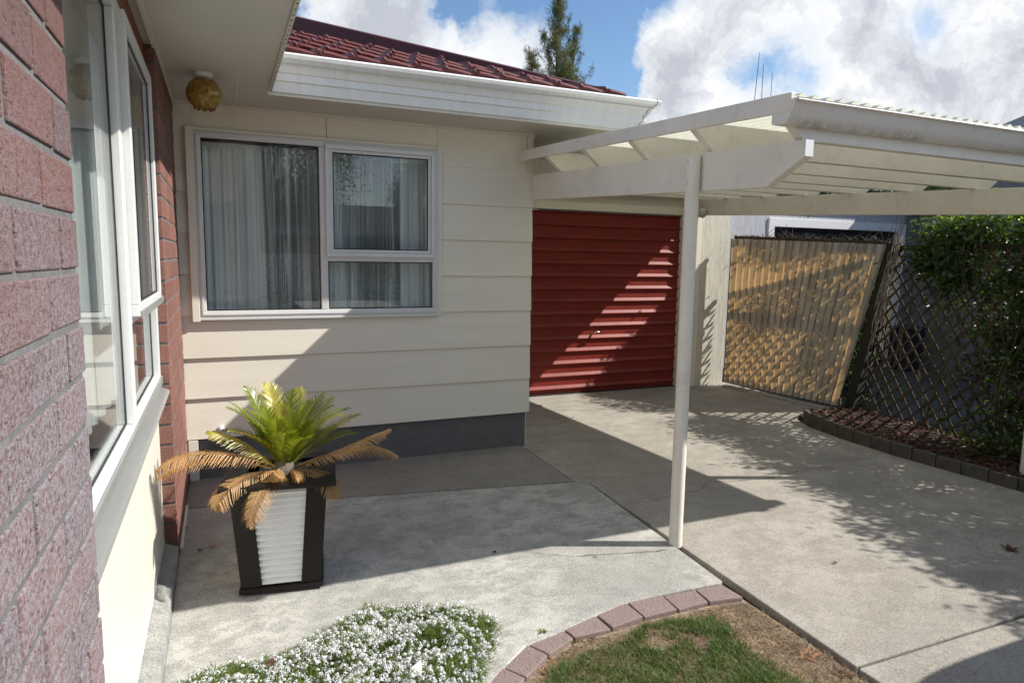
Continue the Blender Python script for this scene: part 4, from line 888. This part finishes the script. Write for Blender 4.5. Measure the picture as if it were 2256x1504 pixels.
# ================================================================== NEIGHBOUR
NH = thing('neighbouring_house', 'neighbouring grey house with charcoal garage door in a white frame', 'house', (8.5, 7.1, 0))
YN = 7.02
fx0, fx1 = ony(1686, 600, YN).x, ony(1985, 600, YN).x; fz = 2.135
b = MB(); b.box(5.86, fx0, YN, YN+.1, -.05, 2.5); b.build('wall', M['nply'], NH)
b = MB(); b.box(fx0, fx1, YN, YN+.1, fz+.02, 2.5); b.build('lintel_wall', M['nply'], NH)
b = MB(); b.box(fx1, 16, YN, YN+.1, -.05, 2.5); b.build('wall', M['ngrey'], NH)
b = MB(); b.box(fx0-.0,fx0+.10,YN-.02,YN+.06,-.02,fz-.10); b.box(fx1-.14,fx1,YN-.02,YN+.06,-.02,fz-.10); b.box(fx0-.0,fx1,YN-.022,YN+.06,fz-.099,fz+.018); b.build('door_frame', M['nwhite'], NH, bevel=.003)
b = MB(); rows = []; z = 0
while z < 2.06: rows += [[(fx0+.1,YN+.05,z),(fx1-.14,YN+.05,z)], [(fx0+.1,YN+.05,z+.05),(fx1-.14,YN+.05,z+.05)], [(fx0+.1,YN+.066,z+.06),(fx1-.14,YN+.066,z+.06)]]; z += .08
b.sheet(rows); b.build('garage_door', M['ndoor'], NH)
b = MB(); b.box(10.1, 11.0, YN-.025, YN-.001, 0, 2.0); dr = b.build('door', M['nwhite'], NH, bevel=.004)
b = MB()
for i in range(3):
    for k in range(4): b.box(10.25+i*.2, 10.4+i*.2, YN-.030, YN-.026, 1.0+k*.22, 1.18+k*.22)
b.build('window', M['ndoor'], dr)
b = MB(); b.lathe([(0,-.09),(.06,-.07),(.09,0),(.06,.07),(0,.09)], (ony(2140,487,YN-.15).x, YN-.15, 2.1), 16); b.build('wall_lamp', M['bulb'], NH, smooth=True)
b = MB(); b.box(ony(1985,700,YN-.4).x+.15, ony(1985,700,YN-.4).x+.5, YN-.45, YN-.12, .0, .60); b.box(ony(1985,700,YN-.4).x+.13, ony(1985,700,YN-.4).x+.52, YN-.48, YN-.10, .601, .64); tag(b.build('rubbish_bin', M['ndoor'], bevel=.02), 'dark bin by the neighbouring garage seen through the trellis', 'bin')
b = MB(); b.box(5.97, 16, 6.92, YN+.1, 2.5, 2.52); b.box(5.97,16,6.90,6.92,2.46,2.60); b.build('soffit', M['nwhite'], NH)
b = MB(); b.add([(5.96,6.84,2.62),(16,6.84,2.62),(16,12,4.3),(5.96,12,4.3)], [(0,1,2,3)]); b.box(5.97,16,6.9,12,2.53,2.56); b.build('roof', M['nroof'], NH)
b = MB()
for i in range(26): x = 6.1+i*.38; b.prism([(x,6.83,2.622),(x+.05,6.83,2.622),(x+.04,6.83,2.66),(x+.01,6.83,2.66)], (0,5.1,1.66))
b.build('roof_ribs', M['nwhite'], NH)

b = MB(); b.box(9.75, 9.9, -1, YN-.03, -.1, 3.1); b.box(9.901, 16, -1, -.9, -.1, 3.1); b.build('shade_wing_wall', M['ngrey'], NH)  # wing added to shade the neighbour's wall and driveway
b = MB(); b.prism([(9.45,-1.4,3.1),(15.5,-1.4,3.1),(12.5,-1.4,4.2)], (0,8.2,0)); b.build('roof', M['nroof'], NH)  # roof of the added shading wing
# antenna with three whips
AN = thing('radio_antenna', 'radio antenna with three thin whips above the carport roof', 'antenna', (9.5, 10.3, 3.5))
b = MB(); b.tube([(9.5,10.3,3.0),(9.5,10.3,4.2)], .02, 8); b.build('mast', M['aluraw'], AN)
for (xa, ya, xb, yb_) in [(1673.6,116,1661,232),(1682,140,1677,232),(1701.5,161,1697,232)]:
    p, q = ony(xa, ya, 10.3), ony(xb, yb_, 10.3); b = MB(); b.tube([q+(q-p)*.15, q, p], [.008,.007,.005], 6); b.tube([q+(q-p)*.15, Vector((9.5,10.3,4.18))], .008, 5); b.build('whip', M['dooredge'], AN)

# ================================================================== TREES
def conifer(root_xy, H_, label, leaders, mat, seed):
    """feathery tree: leaders (dx, dy, top height, start height, radius at start), upswept branches carrying loose tufts"""
    r = random.Random(seed); T = thing('tree', label, 'tree', (root_xy[0], root_xy[1], -.1)); x0, y0 = root_xy
    b = MB(); C = []
    for (dx, dy, top, start, rad0, nb_) in leaders:
        b.tube([(x0,y0,-.1),(x0+dx*.2,y0+dy*.2,start*.6),(x0+dx*.75,y0+dy*.75,start+(top-start)*.35),(x0+dx,y0+dy,top)], [.2,.13,.06,.01], 7)
        for i in range(nb_):
            f = (i+.5)/nb_; h = start+(top-start)*f*.97; rad = max(.20, rad0*1.25*(1-f)**.8)*r.uniform(.45,1.25); a = r.uniform(0,6.283)
            k = .2+.8*min(1, max(0, (h-start*.6)/(top-start*.6))); p0 = Vector((x0+dx*k, y0+dy*k, h-.35*rad)); d = Vector((math.cos(a)*.6, math.sin(a)*.6, .85)).normalized(); L = rad*1.5
            pts = [p0+d*L*t+Vector((0,0,.12*t*t*L)) for t in (0,.4,.75,1)]; b.tube(pts, [.02,.012,.007,.003], 4)
            for m_ in range(int(3+5.5*rad)):
                t = r.uniform(.35,1.08); q = p0+d*L*t+Vector((r.gauss(0,.07),r.gauss(0,.07),r.gauss(0,.07)))
                for k2 in range(11): C.append((q.x+r.gauss(0,.045), q.y+r.gauss(0,.045), q.z+r.gauss(0,.085)))
    b.build('trunk', M['bark'], T); C = np.array(C); rr = np.random.default_rng(seed); C = np.repeat(C, 3, 0)+rr.normal(size=(len(C)*3,3))*.02; n = len(C)
    dv = np.stack([rr.normal(size=n)*.45, rr.normal(size=n)*.45, rr.uniform(.2,1.1,n)], 1); dv /= np.linalg.norm(dv,axis=1)[:,None]; s = np.cross(dv, rr.normal(size=(n,3))); s /= np.linalg.norm(s,axis=1)[:,None]; L = rr.uniform(.06,.15,n)[:,None]
    V = np.stack([C-s*.007, C+s*.007, C+dv*L+s*.003, C+dv*L-s*.003], 1).reshape(-1,3); npbuild('crown', V, np.arange(len(V)).reshape(-1,4), mat, T)
d = ray(1228, 10); k = 25/d.y; tip = EYEV+d*k
bx = (EYEV+ray(1222, 190)*(25/ray(1222, 190).y)).x; rt = EYEV+ray(1275, 55)*(25/ray(1275, 55).y); lt_ = EYEV+ray(1170, 120)*(25/ray(1170, 120).y)
conifer((bx, 25), tip.z+.4, 'feathery dark green tree rising behind the red roof', [(tip.x-bx+.05, 0, tip.z+.5, 6.4, 1.25, 105), (rt.x-bx, .2, rt.z, 6.2, .85, 60), (lt_.x-bx-.1, -.1, lt_.z+.1, 6.2, .85, 52)], M['treeleaf'], 5)
def blob_tree(x, y, H_, rad, label, seed, n=56000, group=None):
    r = np.random.default_rng(seed); T = thing('tree', label, 'tree', (x,y,-.1), group); b = MB(); b.tube([(x,y,-.1),(x+.1,y,H_*.45),(x,y+.1,H_*.8)], [.25,.16,.05], 8)
    for i in range(9): a = i*.7; b.tube([(x,y,H_*.35+.1*i),(x+rad*.6*math.cos(a),y+rad*.6*math.sin(a),H_*.6+.1*i)], [.08,.03], 5)
    b.build('trunk', M['bark'], T)
    nc = 70; a = r.uniform(0,6.28,nc); u = r.uniform(-1,1,nc); rr = rad*r.uniform(.3,1,nc)**.5; cc = np.stack([x+rr*np.cos(a)*np.sqrt(1-u*u*.6), y+rr*np.sin(a)*np.sqrt(1-u*u*.6), H_*.66+H_*.32*u*.9], 1)
    C = np.repeat(cc, n//nc, 0)+r.normal(size=(n//nc*nc,3))*rad*.15; leaves('crown', M['treeleaf2'], C, .09, T, 1.8, .2, seed)
# street side behind the camera (seen in the window reflections)
blob_tree(1.5, -17, 7.5, 3.2, 'large spreading tree across the street mirrored in the front window', 51)
blob_tree(-3.5, -19, 6.5, 2.6, 'bushy tree left of the mirrored street tree', 52)
blob_tree(9.5, -20, 6.0, 2.4, 'rounded street tree beyond the unseen car', 53)
BH = thing('opposite_house', 'low house with dark roof on the far side of the street', 'house', (5.5,-24,0))
b = MB(); b.box(-1,13,-28,-22,-.1,2.5); b.build('wall', M['ngrey'], BH)
b = MB(); b.prism([(-1.5,-21.4,2.45),(-1.5,-28.6,2.45),(-1.5,-25,4.1)], (15,0,0)); b.build('roof', M['nroof'], BH)
b = MB()
for x in (0.5, 4, 9): b.box(x, x+1.8, -22.0, -21.97, 1.0, 2.1)
b.build('window', M['ndoor'], BH)
b = MB(); b.add([(-60,-14,-.15),(60,-14,-.15),(60,-8.5,-.15),(-60,-8.5,-.15)], [(0,1,2,3)]); tag(b.build('road', M['nconc']), kind='structure')
# unseen hatchback added beside the camera to throw the rounded lower right shadow
CR = thing('shadow_car', 'unseen silver hatchback added on the driveway to cast the rounded shadow in the lower right corner', 'car', (4.45,-.9,0))
cx = 4.34
sec = [(.93,.35,1.0,.58),(.97,.60,1.0,.70),(.93,.95,.98,.78),(.70,1.40,.80,.80),(.2,1.49,.80,.82),(-.9,1.46,.79,.82),(-1.7,1.0,.80,.83),(-2.6,.88,.75,.80),(-3.0,.70,.70,.75),(-3.05,.35,.65,.6)]
rows = []
for (y, z, wt, wb) in sec:
    rr_ = []; y += .22; z *= 1.04
    for k in range(17):
        t = -1+2*k/16; w = .80*(1-.0*t); ca = math.cos(t*math.pi/2)
        xx = cx+.95*math.copysign(abs(math.sin(t*math.pi/2))**.7, t); zz = .32+(z-.32)*(abs(ca)**.28 if abs(ca) > 1e-6 else 0)
        rr_.append((xx, y, zz))
    rows.append(rr_)
b = MB(); b.sheet(rows); silver = paint('silver car paint', (.45,.46,.48), .25, .02, 0, metallic=.6); ob = b.build('body', silver, CR, smooth=True); ss = ob.modifiers.new('s', 'SUBSURF'); ss.levels = 1; ss.render_levels = 1
for (x, y) in ((cx-.78,.15),(cx+.78,.15),(cx-.78,-2.3),(cx+.78,-2.3)):
    b = MB(); b.tube([(x-.09,y,.30),(x+.09,y,.30)], .30, 24); wl = b.build('wheel', M['rubber'], CR); b = MB(); b.tube([(x-.095,y,.30),(x+.095,y,.30)], .18, 18); b.build('rim', M['chrome'], wl)
for s in (-1, 1):
    b = MB(); b.box(cx+s*.5-.1, cx+s*.5+.1, 1.08, 1.13, .62, .78); o = b.build('tail_light', M['redpanel'], CR, bevel=.004)
b = MB(); b.add([(cx-.55,1.06,.98),(cx+.55,1.06,.98),(cx+.5,.88,1.24),(cx-.5,.88,1.24)], [(0,1,2,3)]); b.build('rear_window', M['rubber'], CR)

# ================================================================== SKY, SUN, CAMERA
sd = Vector((2.53, -1.0, 2.28)).normalized()
sun = bpy.data.lights.new('sun', 'SUN'); sun.energy = 4.5; sun.angle = R_(.55); sun.color = (1, .95, .87)
so = bpy.data.objects.new('sun', sun); COL.objects.link(so); so.rotation_euler = sd.to_track_quat('Z', 'Y').to_euler()
w = bpy.data.worlds.new('World'); SC.world = w; w.use_nodes = True; nt = w.node_tree
bg = nt.nodes['Background']; out = nt.nodes['World Output']
sky = N(nt, 'ShaderNodeTexSky', sky_type='NISHITA'); sky.sun_disc = False; sky.sun_elevation = math.asin(sd.z); sky.sun_rotation = math.atan2(sd.x, sd.y); sky.air_density = 1.0; sky.dust_density = .3; sky.ozone_density = 1.6
tc = N(nt, 'ShaderNodeTexCoord'); DIR = tc.outputs['Generated']
nd = N(nt, 'ShaderNodeTexNoise', i_Scale=4.5, i_Detail=8, i_Roughness=.62); nt.links.new(DIR, nd.inputs['Vector'])
va = N(nt, 'ShaderNodeVectorMath', operation='SUBTRACT'); nt.links.new(nd.outputs['Color'], va.inputs[0]); va.inputs[1].default_value = (.5,.5,.5)
vs_ = N(nt, 'ShaderNodeVectorMath', operation='SCALE'); nt.links.new(va.outputs[0], vs_.inputs[0]); vs_.inputs['Scale'].default_value = .22
vd = N(nt, 'ShaderNodeVectorMath', operation='ADD'); nt.links.new(DIR, vd.inputs[0]); nt.links.new(vs_.outputs[0], vd.inputs[1])
def addm(a, b_, op='ADD'):
    m = N(nt, 'ShaderNodeMath', operation=op)
    for s, i in ((a,0),(b_,1)):
        if isinstance(s, (int,float)): m.inputs[i].default_value = s
        else: nt.links.new(s, m.inputs[i])
    return m.outputs[0]
def blob(px, py, r, wgt):
    d = ray(px, py).normalized(); ds = N(nt, 'ShaderNodeVectorMath', operation='DISTANCE'); nt.links.new(vd.outputs[0], ds.inputs[0]); ds.inputs[1].default_value = d
    mr = N(nt, 'ShaderNodeMapRange', interpolation_type='SMOOTHSTEP'); nt.links.new(ds.outputs['Value'], mr.inputs[0]); mr.inputs[1].default_value = r/F; mr.inputs[2].default_value = 0; mr.inputs[3].default_value = 0; mr.inputs[4].default_value = wgt
    return mr.outputs[0]
nb = N(nt, 'ShaderNodeTexNoise', i_Scale=2.2, i_Detail=10, i_Roughness=.6); nt.links.new(vd.outputs[0], nb.inputs['Vector'])
dens = addm(nb.outputs['Fac'], -.02)
for (px, py, r, wg) in [(790,70,230,.24),(720,150,180,.13),(905,100,100,.16),(1050,150,250,.10),(1330,110,200,.06),(1600,170,280,.18),(1470,190,160,.16),(1570,40,220,.17),(1900,150,480,.16),(2200,120,450,.16),(1800,-60,450,.08),(2256,300,400,.06),(1500,290,160,.12),
                        (1350,-30,260,-.24),(980,40,90,-.30),(1180,110,210,.05),(1120,20,120,-.12),(1390,70,150,-.20),(1355,215,120,-.38),(1690,180,130,-.36),(2080,45,90,-.24),(2170,250,100,-.24),(640,20,90,-.4)]:
    dens = addm(dens, blob(px, py, r, wg))
alpha = ramp(nt, [(.475, 0), (.53, .35), (.60, .8), (.70, 1)], dens)
def shifted(off, scale, det):
    a_ = N(nt, 'ShaderNodeVectorMath', operation='ADD'); nt.links.new(vd.outputs[0], a_.inputs[0]); a_.inputs[1].default_value = tuple(off)
    n_ = N(nt, 'ShaderNodeTexNoise', i_Scale=scale, i_Detail=det, i_Roughness=.6); nt.links.new(a_.outputs[0], n_.inputs['Vector']); return n_.outputs['Fac']
so_ = (AX*.55-AY*.8).normalized()*.045
lit = addm(addm(shifted((0,0,0), 5.0, 9), shifted(so_, 5.0, 7), 'SUBTRACT'), 1.9, 'MULTIPLY')
sh = addm(addm(addm(dens, -.60), .9, 'MULTIPLY'), lit, 'SUBTRACT')
sh = addm(sh, addm(addm(shifted((.3,.1,0), 3.2, 6), -.5), .9, 'MULTIPLY'))
ccol = ramp(nt, [(.0, (.99,.995,1.0)), (.06, (.88,.90,.94)), (.36, (.56,.59,.66))], sh)
cb = N(nt, 'ShaderNodeBackground', i_Strength=.66); nt.links.new(ccol, cb.inputs[0])
hs = N(nt, 'ShaderNodeHueSaturation', i_Saturation=1.12, i_Value=1.02); nt.links.new(sky.outputs[0], hs.inputs['Color']); nt.links.new(hs.outputs[0], bg.inputs[0]); bg.inputs[1].default_value = .10
mx = N(nt, 'ShaderNodeMixShader'); nt.links.new(alpha, mx.inputs[0]); nt.links.new(bg.outputs[0], mx.inputs[1]); nt.links.new(cb.outputs[0], mx.inputs[2]); nt.links.new(mx.outputs[0], out.inputs[0])

cam = bpy.data.cameras.new('camera'); co_ = bpy.data.objects.new('camera', cam); COL.objects.link(co_); SC.camera = co_
cam.sensor_width = 36; cam.lens = 36*F/2256; cam.clip_start = .05; cam.clip_end = 2000
mw = Matrix((( AX.x, -AY.x, -AZ.x, 0), (AX.y, -AY.y, -AZ.y, 0), (AX.z, -AY.z, -AZ.z, EYE), (0,0,0,1))); co_.matrix_world = mw
cam.dof.use_dof = False
SC.view_settings.view_transform = 'Standard'; SC.view_settings.look = 'None'; SC.view_settings.gamma = 1; SC.view_settings.exposure = .62
SC.cycles.sample_clamp_indirect = 4; SC.cycles.max_bounces = 8; SC.cycles.transparent_max_bounces = 24; SC.cycles.use_denoising = True
